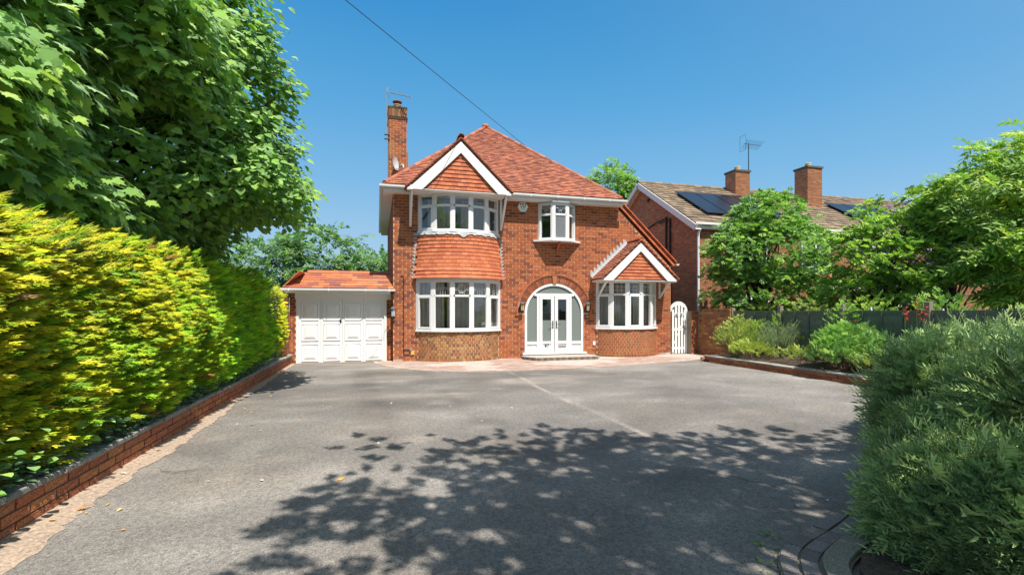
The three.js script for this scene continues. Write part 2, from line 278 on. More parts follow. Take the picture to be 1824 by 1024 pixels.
// ------------------------------------------------------------------ the house
const house = thing('brick_house', 'red brick house with tiled curved bay, front gable, arched white doors and hipped roof', 'house', [5.2, 0, -18.5]);
const HX0 = .45, HX1 = 9.86, EAVE = 5.18, HZ1 = -23.2;
const arch = { x: 5.55, r: 1.01, y: 1.46, top: .95 };         // door opening: springing line and rise
const archHalf = (y, e = 0) => y < arch.y ? arch.r + e : y < arch.y + arch.top + e ? (arch.r + e) * Math.sqrt(Math.max(0, 1 - ((y - arch.y) / (arch.top + e)) ** 2)) : 0;
const holes = [[1.13, 3.71, .95, 2.44], [1.2, 3.66, 3.90, 5.1], [5.06, 6.2, 3.80, 5.0], [7.1, 9.2, 1.0, 2.52]];
const verge = (y) => y < 3.05 ? HX1 : HX1 - (y - 3.05) * 1.052;
{
  const sh = pathXY([[HX0, 0], [HX1, 0], [HX1, 3.05], [verge(5.1), 5.1], [HX0, 5.1]]);
  for (const [a, b, c, d] of holes) sh.holes.push(pathXY([[a, c], [a, d], [b, d], [b, c]]));
  const ah = []; ah.push([arch.x - arch.r, .1]); for (let i = 0; i <= 24; i++) { const t = Math.PI * (1 - i / 24); ah.push([arch.x + arch.r * Math.cos(t), arch.y + arch.top * Math.sin(t)]); } ah.push([arch.x + arch.r, .1]); sh.holes.push(pathXY(ah));
  const g = new THREE.ExtrudeGeometry(sh, { depth: .24, bevelEnabled: false, curveSegments: 8 }); g.translate(0, 0, F - .24);
  const rest = new MB(); rest.box(HX0, HX0 + .24, 0, 5.1, HZ1, F - .24); rest.box(HX1 - .24, HX1, 0, 3.05, HZ1, F - .24); rest.box(HX0 + .24, HX1 - .24, 0, 3.05, HZ1, HZ1 + .24); rest.box(HX0 + .24, verge(5.1), 3.05, 5.1, HZ1, HZ1 + .24);
  rest.box(verge(5.1) - .05, verge(5.1) + .05, 3.0, 5.1, HZ1 + .24, F - .24);
  const rg = rest.geo(); const gg = g.toNonIndexed(), rr = rg.toNonIndexed();
  const all = mergeGeometries([gg, rr]); const w = at(house); all.translate(-w.x, -w.y, -w.z);
  const wall = put('wall', all, mortarM, house, w.clone());
  const cut = (y) => {                                        // solid stretches of the front at height y
    let s = [[HX0 + .004, Math.max(HX0 + .3, Math.min(verge(y), verge(y + .04)) - .01)]]; const take = (a, b) => { s = s.flatMap(([p, q]) => b <= p || a >= q ? [[p, q]] : [[p, a], [b, q]].filter(([m, n]) => n - m > .03)); };
    for (const [a, b, c, d] of holes) if (y > c - .02 && y < d + .02) take(a - .004, b + .004);
    const h = archHalf(y, .245); if (h > 0 && y < 2.66) take(arch.x - (y > arch.y - .02 ? h : archHalf(y, .0)), arch.x + (y > arch.y - .02 ? h : archHalf(y, 0)));
    return s;
  };
  bricks(wall, { origin: V(0, 0, F), along: X, out: Z, y0: .0, y1: 5.1, spans: cut, pal: RED, ms: redMs, many: 300, seed: 21, tone: (q, p) => { const st = fbm(p.x * .7, p.y * .9, 6, 3), wh = Math.max(sstep(.09, .02, Math.abs(p.x - 3.84 - .05 * fbm(p.y * 5, 0, 2, 2))) * sstep(1.0, .5, p.y), sstep(.12, .03, p.y)) * sstep(.35, .6, fbm(p.x * 6, p.y * 6, 9, 2)); return q.multiplyScalar(.86 + .30 * st).lerp(C(.78, .70, .64), .75 * wh); } });
  bricks(wall, { origin: V(HX0, 0, F), along: Z, out: V(-1, 0, 0), y0: 0, y1: 5.1, spans: () => [[HZ1 - F, -.006]], pal: RED, seed: 22, plain: true });
  bricks(wall, { origin: V(HX1, 0, F), along: V(0, 0, -1), out: X, y0: 0, y1: 3.0, spans: () => [[.006, F - HZ1]], pal: RED, seed: 23, plain: true });
  put('floor', new MB().box(HX0 + .24, HX1 - .24, .02, .08, HZ1 + .24, F - .24).geo(), floorM, house, V(0, 0, 0));
  put('ceiling', new MB().box(HX0 + .24, 8.2, 2.62, 2.86, HZ1 + .24, F - .24).box(HX0 + .24, 7.6, 5.04, 5.1, HZ1 + .24, F - .24).box(8.2, HX1 - .24, 2.62, 2.86, HZ1 + .24, F - .24).geo(), plasterM, house, V(0, 0, 0));
  const part = new MB(); for (const [a, b] of [[4.15, 4.25], [6.8, 6.9]]) part.box(a, b, .08, 2.62, -19.4, F - .24); part.box(HX0 + .24, HX1 - .24, .08, 2.62, -19.5, -19.4); part.box(4.4, 4.5, 2.86, 5.04, -19.4, F - .24); part.box(6.7, 6.8, 2.86, 5.04, -19.4, F - .24); part.box(HX0 + .24, 7.5, 2.86, 5.04, -19.5, -19.4);
  part.build('inner_wall', plasterM, house);
}
// ---- roof
const RZ = -14.58, PK = V(4.02, 8.6, -18.45), PKB = V(4.02, 8.6, -20.2), EY = 5.2, EL = .15, ER = 7.85, CX = 10.02, CY = EY - (CX - ER) * .937;
{
  const front = [V(EL, EY, RZ), V(ER, EY, RZ), PK], backZ = HZ1 - .35;
  const left = [V(EL, EY, backZ), V(EL, EY, RZ), PK, PKB], right = [V(ER, EY, RZ), V(ER, EY, backZ), PKB, PK], rear = [V(ER, EY, backZ), V(EL, EY, backZ), PKB];
  const cat = [V(ER - .02, EY - .01, F + .03), V(CX, CY, F + .03), V(CX, CY, backZ), V(ER - .02, EY - .01, backZ)];
  const gs = [front, left, right, rear, cat].map((p) => slab(p, .07).geo().toNonIndexed()); const g = mergeGeometries(gs), w = at(house); g.translate(-w.x, -w.y, -w.z);
  const roof = put('roof', g, tileM(ROOF[2]), house, w.clone());
  const fs = V().subVectors(PK, V(PK.x, EY, RZ)), fl = fs.length(); fs.divideScalar(fl);
  tiles(roof, { o: V(0, EY, RZ), along: X, up: fs, len: fl, span: (s) => [lerp(EL, PK.x, s / fl), lerp(ER, PK.x, s / fl)], pal: ROOF, seed: 4, gauge: .112, w: .17, thick: .026, tilt: .19, jit: .010 });
  const ls = V().subVectors(PK, V(EL, EY, PK.z)).normalize(), ll = Math.hypot(PK.x - EL, PK.y - EY);
  tiles(roof, { o: V(EL, EY, 0), along: Z, up: ls, len: ll, span: (s) => [lerp(backZ, PKB.z, s / ll), lerp(RZ, PK.z, s / ll)], pal: ROOF, seed: 5, thick: .026, tilt: .19 });
  const rs = V().subVectors(PK, V(ER, EY, PK.z)).normalize(), rl = Math.hypot(ER - PK.x, PK.y - EY);
  tiles(roof, { o: V(ER, EY, 0), along: V(0, 0, -1), up: rs, len: rl, span: (s) => [lerp(-RZ, -PK.z, s / rl), lerp(-backZ, -PKB.z, s / rl)], pal: ROOF, seed: 6, thick: .026, tilt: .19 });
  const cs = V(ER - CX, EY - CY, 0), cl = cs.length(); cs.divideScalar(cl);
  tiles(roof, { o: V(CX, CY, 0), along: V(0, 0, -1), up: cs, len: cl, span: () => [-F - .05, -backZ], pal: ROOF, seed: 7, thick: .026, tilt: .19 });
  const ms = mats(ROOF, tileM); ridgeTiles(roof, V(EL + .05, EY + .04, RZ - .05), PK.clone().add(V(0, .02, 0)), .085, null, .3, 'hip_tile', ms); ridgeTiles(roof, V(ER - .05, EY + .04, RZ - .05), PK.clone().add(V(0, .02, 0)), .085, null, .3, 'hip_tile', ms);
  ridgeTiles(roof, PK, PKB, .11, null, .4, 'ridge_tile', ms);
  const cap = new THREE.SphereGeometry(.15, 12, 8); cap.scale(1, .8, 1); put('ridge_cap', cap, ms[1], roof, PK.clone().add(V(0, .03, .02)));
  // tile edging down the catslide on the front
  const ed = V(cs.x, cs.y, 0), ht = mats(HUNG, tileM), n = Math.floor(cl / .17), tg = new MB().obox(V(0, 0, 0), ed, V(-ed.y, ed.x, 0).negate(), Z, .165, .028, .11, null, [0, 0]).geo(), tg2 = new MB().obox(V(0, 0, 0), ed, V(-ed.y, ed.x, 0).negate(), Z, .165, .05, .05).geo();
  for (let k = 0; k < n; k++) { const c = V(CX, CY, F + .05).addScaledVector(ed, (k + .5) * .17); put('verge_tile', tg, ht[k % 6], roof, c.clone().add(V(.03, .05, 0))); put('verge_tile', tg2, ht[(k + 3) % 6], roof, c.clone().add(V(-.06, -.06, 0))); }
}
// ---- fascias, soffits and gutters
{
  const fas = new MB(); fas.box(EL, .93, 5.0, 5.17, RZ - .055, RZ - .03); fas.box(3.83, ER, 5.0, 5.17, RZ - .055, RZ - .03); fas.box(EL, EL + .025, 5.0, 5.17, HZ1, RZ - .055); fas.box(ER - .02, ER, 5.0, 5.17, F, RZ - .055); fas.build('fascia', boardM, house);
  const sof = new MB(); sof.box(EL + .025, .93, 5.0, 5.012, F + .01, RZ - .055); sof.box(3.83, ER - .02, 5.0, 5.012, F + .01, RZ - .055); sof.box(EL + .025, HX0 - .012, 5.0, 5.012, HZ1, F + .01); sof.build('soffit', boardM, house);
  const gut = (pts) => new THREE.ExtrudeGeometry(pathXY([[-.055, .03], [-.05, -.02], [-.025, -.045], [.025, -.045], [.05, -.02], [.055, .03], [.045, .03], [.04, -.015], [.02, -.035], [-.02, -.035], [-.04, -.015], [-.045, .03]]), { depth: pts, bevelEnabled: false });
  const G = (a, len, turn) => { const g = gut(len); if (turn) g.rotateY(Math.PI / 2); put('gutter', g, whiteM, house, a); };
  G(V(3.86, 5.14, RZ + .035), ER - 3.86 + .1, true); G(V(EL - .1, 5.14, RZ + .035), .87, true); G(V(EL - .05, 5.14, HZ1), RZ - HZ1 + .03, false);
  for (const x of [4.6, 5.5, 6.4, 7.3]) put('gutter_clip', new MB().box(-.012, .012, -.05, .036, -.062, .062).geo(), whiteM, house, V(x, 5.14, RZ + .035));
  put('gutter', (() => { const g = gut(1.2); return g; })(), whiteM, house, V(CX + .07, CY - .02, F - 1.1));
}
// one half of a pair of bargeboards, mitred at the apex
function barge(gx, foot, y0, rise, wd, sgn) {
  const k = rise / foot, v = wd * Math.hypot(1, k), pts = [[0, y0 + rise + .03], [sgn * (foot + .03), y0], [sgn * (foot + .03 - .0), y0 - .03], [sgn * (foot - v / k + .0), y0 - .03], [0, y0 + rise + .03 - v]].map(([x, y]) => [gx + x, y]); if (sgn > 0) pts.reverse();
  return new THREE.ExtrudeGeometry(pathXY(pts), { depth: .035, bevelEnabled: true, bevelSize: .004, bevelThickness: .004, bevelSegments: 1 });
}
// ---- front gable over the bay
{
  const zf = -14.12, gx = 2.345, foot = 1.45, y0 = 5.02, rise = 1.40, top = y0 + rise, gab = put('front_gable', new THREE.ExtrudeGeometry(pathXY([[gx - 1.29, 5.05], [gx + 1.29, 5.05], [gx, 5.05 + 1.23]]), { depth: .1, bevelEnabled: false }), tileM(HUNG[5]), house, V(0, 0, zf - .18));
  tiles(gab, { o: V(gx, 5.06, zf - .075), along: X, up: Y, len: 1.19, span: (s) => { const h = 1.23 * (1 - s / 1.2); return [-h, h]; }, pal: HUNG, ms: hungMs, many: 300, seed: 31, gauge: .118, w: .17, tilt: .20, thick: .018 });
  const slope = (sgn) => V(-sgn * foot, rise, 0).normalize();
  for (const sgn of [-1, 1]) put('bargeboard', barge(gx, foot, y0, rise, .23, sgn), boardM, gab, V(0, 0, zf - .02));
  for (const sgn of [-1, 1]) { new MB().box(gx + sgn * 1.45 - .09, gx + sgn * 1.45 + .07, 4.975, 5.10, zf - .16, zf + .02).build('gable_foot', boardM, gab); }
  new MB().box(gx - 1.42, gx + 1.42, 5.0, 5.018, F + .02, zf - .02).build('soffit', boardM, gab);
  for (const sgn of [-1, 1]) {
    const d = slope(sgn), nrm = V(sgn * d.y, Math.abs(d.x), 0), len = Math.hypot(foot, rise) + .12, o = V(gx + sgn * (foot + .06), y0 - .03, 0).addScaledVector(nrm, .075), zb = -16.4;
    const P = (s, z, e = 0) => o.clone().addScaledVector(d, s).addScaledVector(nrm, e).setZ(z), quad = sgn > 0 ? [P(0, zf + .03), P(0, zb), P(len, zb), P(len, zf + .03)] : [P(0, zb), P(0, zf + .03), P(len, zf + .03), P(len, zb)];
    slab(quad, .04).build('gable_roof', tileM(ROOF[2]), gab);
    tiles(gab, sgn > 0 ? { o: P(0, 0, .002), along: V(0, 0, -1), up: d, len, span: () => [-zf - .06, -zb], pal: ROOF, seed: 33, thick: .026, tilt: .19 } : { o: P(0, 0, .002), along: Z, up: d, len, span: () => [zb, zf + .06], pal: ROOF, seed: 34, thick: .026, tilt: .19 });
  }
  ridgeTiles(gab, V(gx, top + .17, zf + .08), V(gx, top + .17, -16.5), .10, null, .32, 'ridge_tile', mats(ROOF, tileM));
  for (const sgn of [-1, 1]) { // long timber brackets standing under the gable feet
    const m = new MB(), x = gx + sgn * 1.40; m.box(x - .035, x + .035, 4.05, 5.0, F + .01, F + .06); m.bar(V(x, 4.10, F + .05), V(x, 4.98, zf - .10), .06, .07); m.build('bracket', boardM, gab);
  }
}
// ---- bay windows
// A bow of flat lights on an arc: frames, mullions, a transom, a pane for every light.
function bow(parent, { cx, R, half, n, y0, y1, ty, name, lead, sash = [], depth = .075, ms = .065, z = F }) {
  const zc = z - R * Math.cos(half), P = (k, y, r = R) => { const a = -half + 2 * half * k / n; return V(cx + r * Math.sin(a), y, zc + r * Math.cos(a)); };
  const win = new MB();
  for (let k = 0; k <= n; k++) { const a = -half + 2 * half * k / n, o = P(k, (y0 + y1) / 2), out = V(Math.sin(a), 0, Math.cos(a)), al = V(Math.cos(a), 0, -Math.sin(a)); win.obox(o.addScaledVector(out, -.02), al, Y, out, k === 0 || k === n ? .13 : .085, y1 - y0, depth + .03); }
  const w = win.build(name, whiteM, parent);
  for (let k = 0; k < n; k++) {
    const a = -half + 2 * half * (k + .5) / n, out = V(Math.sin(a), 0, Math.cos(a)), al = V(Math.cos(a), 0, -Math.sin(a)), A = P(k, 0), B = P(k + 1, 0), L = A.distanceTo(B), mid = A.add(B).multiplyScalar(.5);
    const o = (x, y, e = 0) => mid.clone().addScaledVector(al, x).addScaledVector(out, e).setY(y), fr = new MB(), hw = L / 2 - .02;
    fr.obox(o(0, y0 + ms / 2), al, Y, out, L, ms, depth); fr.obox(o(0, y1 - ms / 2), al, Y, out, L, ms, depth); fr.obox(o(0, ty), al, Y, out, L, .06, depth);
    for (const s of [-1, 1]) fr.obox(o(s * (L / 2 - .045), (y0 + y1) / 2), al, Y, out, .05, y1 - y0 - ms * 2, depth);
    fr.build('frame', whiteM, w);
    for (const [lo, hi, top] of [[y0 + ms, ty - .03, 0], [ty + .03, y1 - ms, 1]]) {
      const W = L - .13, sm = new MB(), open = sash.includes(k + (top ? '' : 'b')); let iw = W;
      if (open) { for (const s of [-1, 1]) { sm.obox(o(s * (W / 2 - .01), (lo + hi) / 2, .025), al, Y, out, .055, hi - lo + .04, .05); sm.obox(o(0, s < 0 ? lo + .008 : hi - .008, .025), al, Y, out, W - .07, .05, .05); } sm.build('casement', whiteM, w); iw = W - .06; }
      const g = new THREE.PlaneGeometry(iw + .02, hi - lo + .01), m = put('pane', g, glassM, w, o(0, (lo + hi) / 2, open ? .02 : 0)); m.rotation.y = a;
      if (lead && top) lead(w, (x, y) => o(x, (lo + hi) / 2 + y, (open ? .02 : 0) + .008), iw, hi - lo, k, al, out);
    }
  }
  return { w, P, zc };
}
const leadCame = std({ color: C(.62, .63, .64), roughness: .45, metalness: .4 }), tintM = [phy({ color: C(.75, .55, .3), transmission: .7, thickness: 0, roughness: .3 }), phy({ color: C(.4, .6, .5), transmission: .7, thickness: 0, roughness: .3 })];
function cames(w, lines, r = .006) { const m = new MB(); for (const l of lines) m.tube(l, r, r, 4); m.build('leading', leadCame, w); }
const motif = (w, q, W, H, k) => {
  const L = []; const circ = (cx, cy, rx, ry, n = 14) => { const c = []; for (let i = 0; i <= n; i++) c.push(q(cx + rx * Math.cos(i / n * 6.2832), cy + ry * Math.sin(i / n * 6.2832))); return c; };
  if (k === 0 || k === 4) { for (const s of [-1, 0, 1]) L.push([q(s * .05, -H / 2), q(s * .05, s ? H * .05 : H / 2)]); L.push(circ(0, .02, .04, .07)); }
  else if (k === 2) { L.push(circ(0, -.01, W * .27, H * .36), circ(0, -.01, W * .20, H * .27), [q(0, -H * .28), q(0, H * .24)]); for (const s of [-1, 1]) { L.push([q(s * W * .27, 0), q(s * W * .5, H * .08)], [q(s * W * .27, -.02), q(s * W * .5, -.05)], [q(s * W * .17, -H / 2), q(s * W * .17, -H * .3)]); } }
  else { L.push([q(0, -H * .1), q(-W * .1, H * .07), q(0, H * .3), q(W * .1, H * .07), q(0, -H * .1)]); for (const s of [-1, 1]) L.push([q(s * W * .08, 0), q(s * W * .3, -.02), q(s * W * .5, -H * .12)], [q(s * W * .08, .04), q(s * W * .25, .03), q(s * W * .5, -H * .02)]); for (const s of [-1, 0, 1]) L.push([q(s * W * .17, -H / 2), q(s * W * .17, -H * .12)]); }
  cames(w, L);
};
const lattice = (w, q, W, H) => { const L = []; for (const s of [-.17, .17]) { L.push([q(s * W, -H / 2), q(s * W, H / 2)]); L.push([q(-W / 2, s * H), q(W / 2, s * H)]); } cames(w, L, .007); };
function drape(parent, x0, x1, y0, y1, z, gaps, seed) {       // pleated curtain across the room side of a bay
  const rnd = RND(seed); for (const [a, b] of gaps) {
    const m = new MB(); let p = null; for (let x = lerp(x0, x1, a), i = 0; x <= lerp(x0, x1, b); x += .022, i++) { const c = V(x, 0, z + .028 * Math.sin(i * .9 + rnd() * .6) + .012 * rnd()); if (p) m.quad(p.clone().setY(y0), c.clone().setY(y0), c.clone().setY(y1), p.clone().setY(y1)); p = c; } m.build('curtain', clothM, parent);
  }
}
const BAY = { cx: 2.42, R: 1.72, half: .835, n: 5 };
{ // lower storey of the big bay
  const zc = F - BAY.R * Math.cos(BAY.half), arc = (r, y0, y1, half = BAY.half, n = 28) => { const s = []; for (let i = 0; i <= n; i++) { const a = -half + 2 * half * i / n; s.push(V(BAY.cx + r * Math.sin(a), 0, zc + r * Math.cos(a))); } const m = new MB(); for (let i = 0; i < n; i++) { const p = s[i], q = s[i + 1], e = (v, y) => v.clone().setY(y); m.quad(e(p, y0), e(q, y0), e(q, y1), e(p, y1)); m.quad(e(p, y1), e(q, y1), V(q.x, y1, F - .1), V(p.x, y1, F - .1)); m.quad(V(p.x, y0, F - .1), V(q.x, y0, F - .1), e(q, y0), e(p, y0)); } return m; };
  const base = arc(BAY.R, 0, .90).build('bay_base', mortarM, house), rnd = RND(51), all = [];
  for (let k = 0; k < 10; k++) { const y = .015 + k * .0885 + .038, n = 24, step = 2 * BAY.half / n, r = BAY.R + (k < 1 ? .035 : .0); for (let i = 0; i < n + (k % 2); i++) { let a = -BAY.half + step * (i + (k % 2 ? 0 : .5)); if (Math.abs(a) > BAY.half - .01) continue; all.push({ a, y, r, ci: Math.floor(rnd() * 8), step }); } }
  const geos = [0, 1, 2].map((q) => new MB().obox(V(0, 0, 0), X, Y, Z, .103, .073, .04, null, [q * .4, q * .7]).geo());
  all.forEach((b, i) => { const m = put('brick', geos[i % 3], buffMs[b.ci], base, V(BAY.cx + (b.r - .013) * Math.sin(b.a), b.y, zc + (b.r - .013) * Math.cos(b.a))); m.rotation.y = b.a; });
  const lowWin = bow(house, { ...BAY, y0: .945, y1: 2.43, ty: 1.97, name: 'bay_window', lead: motif, sash: [0, 4, '0b', '4b'] });
  const sill = new MB(); for (let k = 0; k < 5; k++) { const a = -BAY.half + 2 * BAY.half * (k + .5) / 5, A = lowWin.P(k, .922, BAY.R + .085), B = lowWin.P(k + 1, .922, BAY.R + .085), A2 = lowWin.P(k, .922, BAY.R - .12), B2 = lowWin.P(k + 1, .922, BAY.R - .12); slab([A, B, B2, A2].map((p) => p.setY(.945)), .045).p.length; const s = slab([A, B, B2, A2], .045); const k0 = sill.p.length / 3; sill.p.push(...s.p); sill.n.push(...s.n); sill.t.push(...s.t); sill.i.push(...s.i.map((q) => q + k0)); } sill.build('sill', whiteM, lowWin.w);
  arc(BAY.R + .03, 2.43, 2.50).build('bay_head', boardM, house);
  drape(house, 1.15, 3.7, .09, 2.4, F - .3, [[0, .34], [.37, .64], [.68, 1]], 3);
  // tile-hung apron between the storeys, kicked out at its foot
  const ap = arc(BAY.R - .02, 2.50, 3.83).build('tile_apron', tileM(HUNG[5]), house), rt = RND(61), list = [], gz = .1125;
  for (let k = 0; k < 12; k++) { const y = 2.50 + k * gz, kick = .13 * Math.pow(1 - k / 11.5, 2.2), r = BAY.R + .012 + kick, n = Math.round(2 * BAY.half * r / .166), step = 2 * (BAY.half + .01) / n; for (let i = 0; i < n + (k % 2); i++) { const a = -BAY.half - .01 + step * (i + (k % 2 ? 0 : .5)); if (Math.abs(a) > BAY.half + .005) continue; list.push({ a, y, r, k, w: step * r, ci: Math.floor(rt() * 6) }); } }
  const tg = [0, 1, 2].map((q) => new MB().obox(V(0, 0, 0), X, V(0, 1, -.22).normalize(), V(0, .22, 1).normalize(), .163, .15, .018, null, [q * .7, q * .4]).geo());
  const tg2 = [0, 1, 2].map((q) => new MB().obox(V(0, 0, 0), X, V(0, 1, -.42).normalize(), V(0, .42, 1).normalize(), .168, .155, .018, null, [q * .7, q * .4]).geo());
  list.forEach((t, i) => { const m = put('tile', (t.k < 3 ? tg2 : tg)[i % 3], hungMs[t.ci], ap, V(BAY.cx + t.r * Math.sin(t.a), t.y + .065 + (rt() - .5) * .006, zc + t.r * Math.cos(t.a))); m.rotation.set(0, t.a + (rt() - .5) * .02, (rt() - .5) * .012); });
  // lead: a dressed scalloped apron along the top and stepped soakers down both sides
  const ld = new MB(), N = 40; let lastW = .07; const rl = RND(5);
  for (let i = 0; i < N; i++) { const a0 = -BAY.half - .02 + (2 * BAY.half + .04) * i / N, a1 = -BAY.half - .02 + (2 * BAY.half + .04) * (i + 1) / N, p = (a, y, r) => V(BAY.cx + r * Math.sin(a), y, zc + r * Math.cos(a)), w1 = i === 19 || i === 20 ? .15 : .05 + .045 * rl(); ld.quad(p(a0, 3.86 - lastW, BAY.R + .055), p(a1, 3.86 - w1, BAY.R + .055), p(a1, 3.87, BAY.R + .025), p(a0, 3.87, BAY.R + .025)); lastW = w1; }
  for (const s of [-1, 1]) for (let k = 0; k < 13; k++) { const y = 2.48 + k * .106, kick = .09 * Math.pow(1 - k / 13, 2), x = BAY.cx + s * (1.275 + kick), d = s; ld.quad(V(x, y, F + .016), V(x + d * .03, y, F + .016), V(x + d * .03, y + .10, F + .016), V(x, y + .106, F + .016)); ld.quad(V(x + d * .03, y, F + .014), V(x + d * .115, y + .085, F + .012), V(x + d * .115, y + .092, F + .012), V(x + d * .03, y + .10, F + .014)); }
  ld.build('lead_flashing', std({ color: C(.60, .61, .62), roughness: .6, side: THREE.DoubleSide, map: rp(roughT, 2) }), house);
}
{ // upper storey of the big bay
  const b = { ...BAY, R: 1.66, half: .82 }, up = bow(house, { ...b, y0: 3.90, y1: 5.0, ty: 4.66, name: 'bay_window', lead: null, sash: [0, 4, '0b', '4b'] });
  const s = new MB(); for (let k = 0; k < 5; k++) { const q = slab([up.P(k, 3.905, b.R + .09), up.P(k + 1, 3.905, b.R + .09), up.P(k + 1, 3.905, b.R - .14), up.P(k, 3.905, b.R - .14)], .045), k0 = s.p.length / 3; s.p.push(...q.p); s.n.push(...q.n); s.t.push(...q.t); s.i.push(...q.i.map((v) => v + k0)); } s.build('sill', whiteM, up.w);
  drape(house, 1.25, 3.6, 2.9, 5.0, F - .35, [[.1, .45], [.55, .9]], 9);
}
{ // three-sided oriel on the upper floor
  const o = bow(house, { cx: 5.63, R: .70, half: 1.06, n: 3, y0: 3.80, y1: 4.97, ty: 4.60, name: 'oriel_window', sash: [0, 2], lead: (w, q, W, H, k) => { const L = []; const c = []; for (let i = 0; i <= 10; i++) c.push(q(.08 * Math.cos(i / 10 * Math.PI + Math.PI), .05 + .09 * Math.sin(i / 10 * Math.PI + Math.PI))); L.push(c, [q(0, -.06), q(0, .1)], [q(-W / 2, .02), q(-.08, .05)], [q(W / 2, .02), q(.08, .05)], [q(-.04, -H / 2), q(-.04, -.03)], [q(.04, -H / 2), q(.04, -.03)]); cames(w, L); } });
  const zc = F - .70 * Math.cos(1.06), diag = [], hw = .20; // diamond leading on the middle light
  for (let t = -hw * 2 - .7; t < .9; t += .062) for (const s of [-1, 1]) { const pts = []; for (const x of [-hw, hw]) { let y = t + s * x * 1.25; pts.push([x, y]); } const c = ([x, y]) => V(5.63 + x, 4.215 + y, zc + .70 * Math.cos(.353) + .012); let [a, b] = pts; const cl = (y) => clamp(y, -.34, .34), f = (p, q, y) => [p[0] + (q[0] - p[0]) * ((y - p[1]) / (q[1] - p[1])), y]; if (Math.max(a[1], b[1]) < -.34 || Math.min(a[1], b[1]) > .34) continue; const A = cl(a[1]) !== a[1] ? f(a, b, cl(a[1])) : a, B = cl(b[1]) !== b[1] ? f(a, b, cl(b[1])) : b; diag.push([c(A), c(B)]); }
  cames(o.w, diag, .004);
  const plate = (y, r, th, nm, m) => { const s = new THREE.Shape(); for (let k = 0; k <= 3; k++) { const a = -1.06 + 2.12 * k / 3, x = 5.63 + r * Math.sin(a) * (k === 0 || k === 3 ? 1.12 : 1), zz = k === 0 || k === 3 ? F - .12 : zc + r * Math.cos(a); k ? s.lineTo(x, -zz) : s.moveTo(x, -zz); if (k === 0) s.lineTo(x, -(F + .04)); if (k === 2) s.lineTo(5.63 + r * Math.sin(1.06) * 1.12, -(F + .04)); } const g = new THREE.ExtrudeGeometry(s, { depth: th, bevelEnabled: false }); g.rotateX(-Math.PI / 2); put(nm, g, m, o.w, V(0, y, 0)); };
  plate(3.745, .83, .05, 'sill', whiteM); plate(4.97, .80, .045, 'head', leadM);
  const br = new MB(); br.bar(V(5.63, 3.45, F + .02), V(5.63, 3.745, F + .26), .06, .06); br.box(5.6, 5.66, 3.4, 3.745, F + .006, F + .05); br.build('bracket', tileM(HUNG[5]), o.w);
}
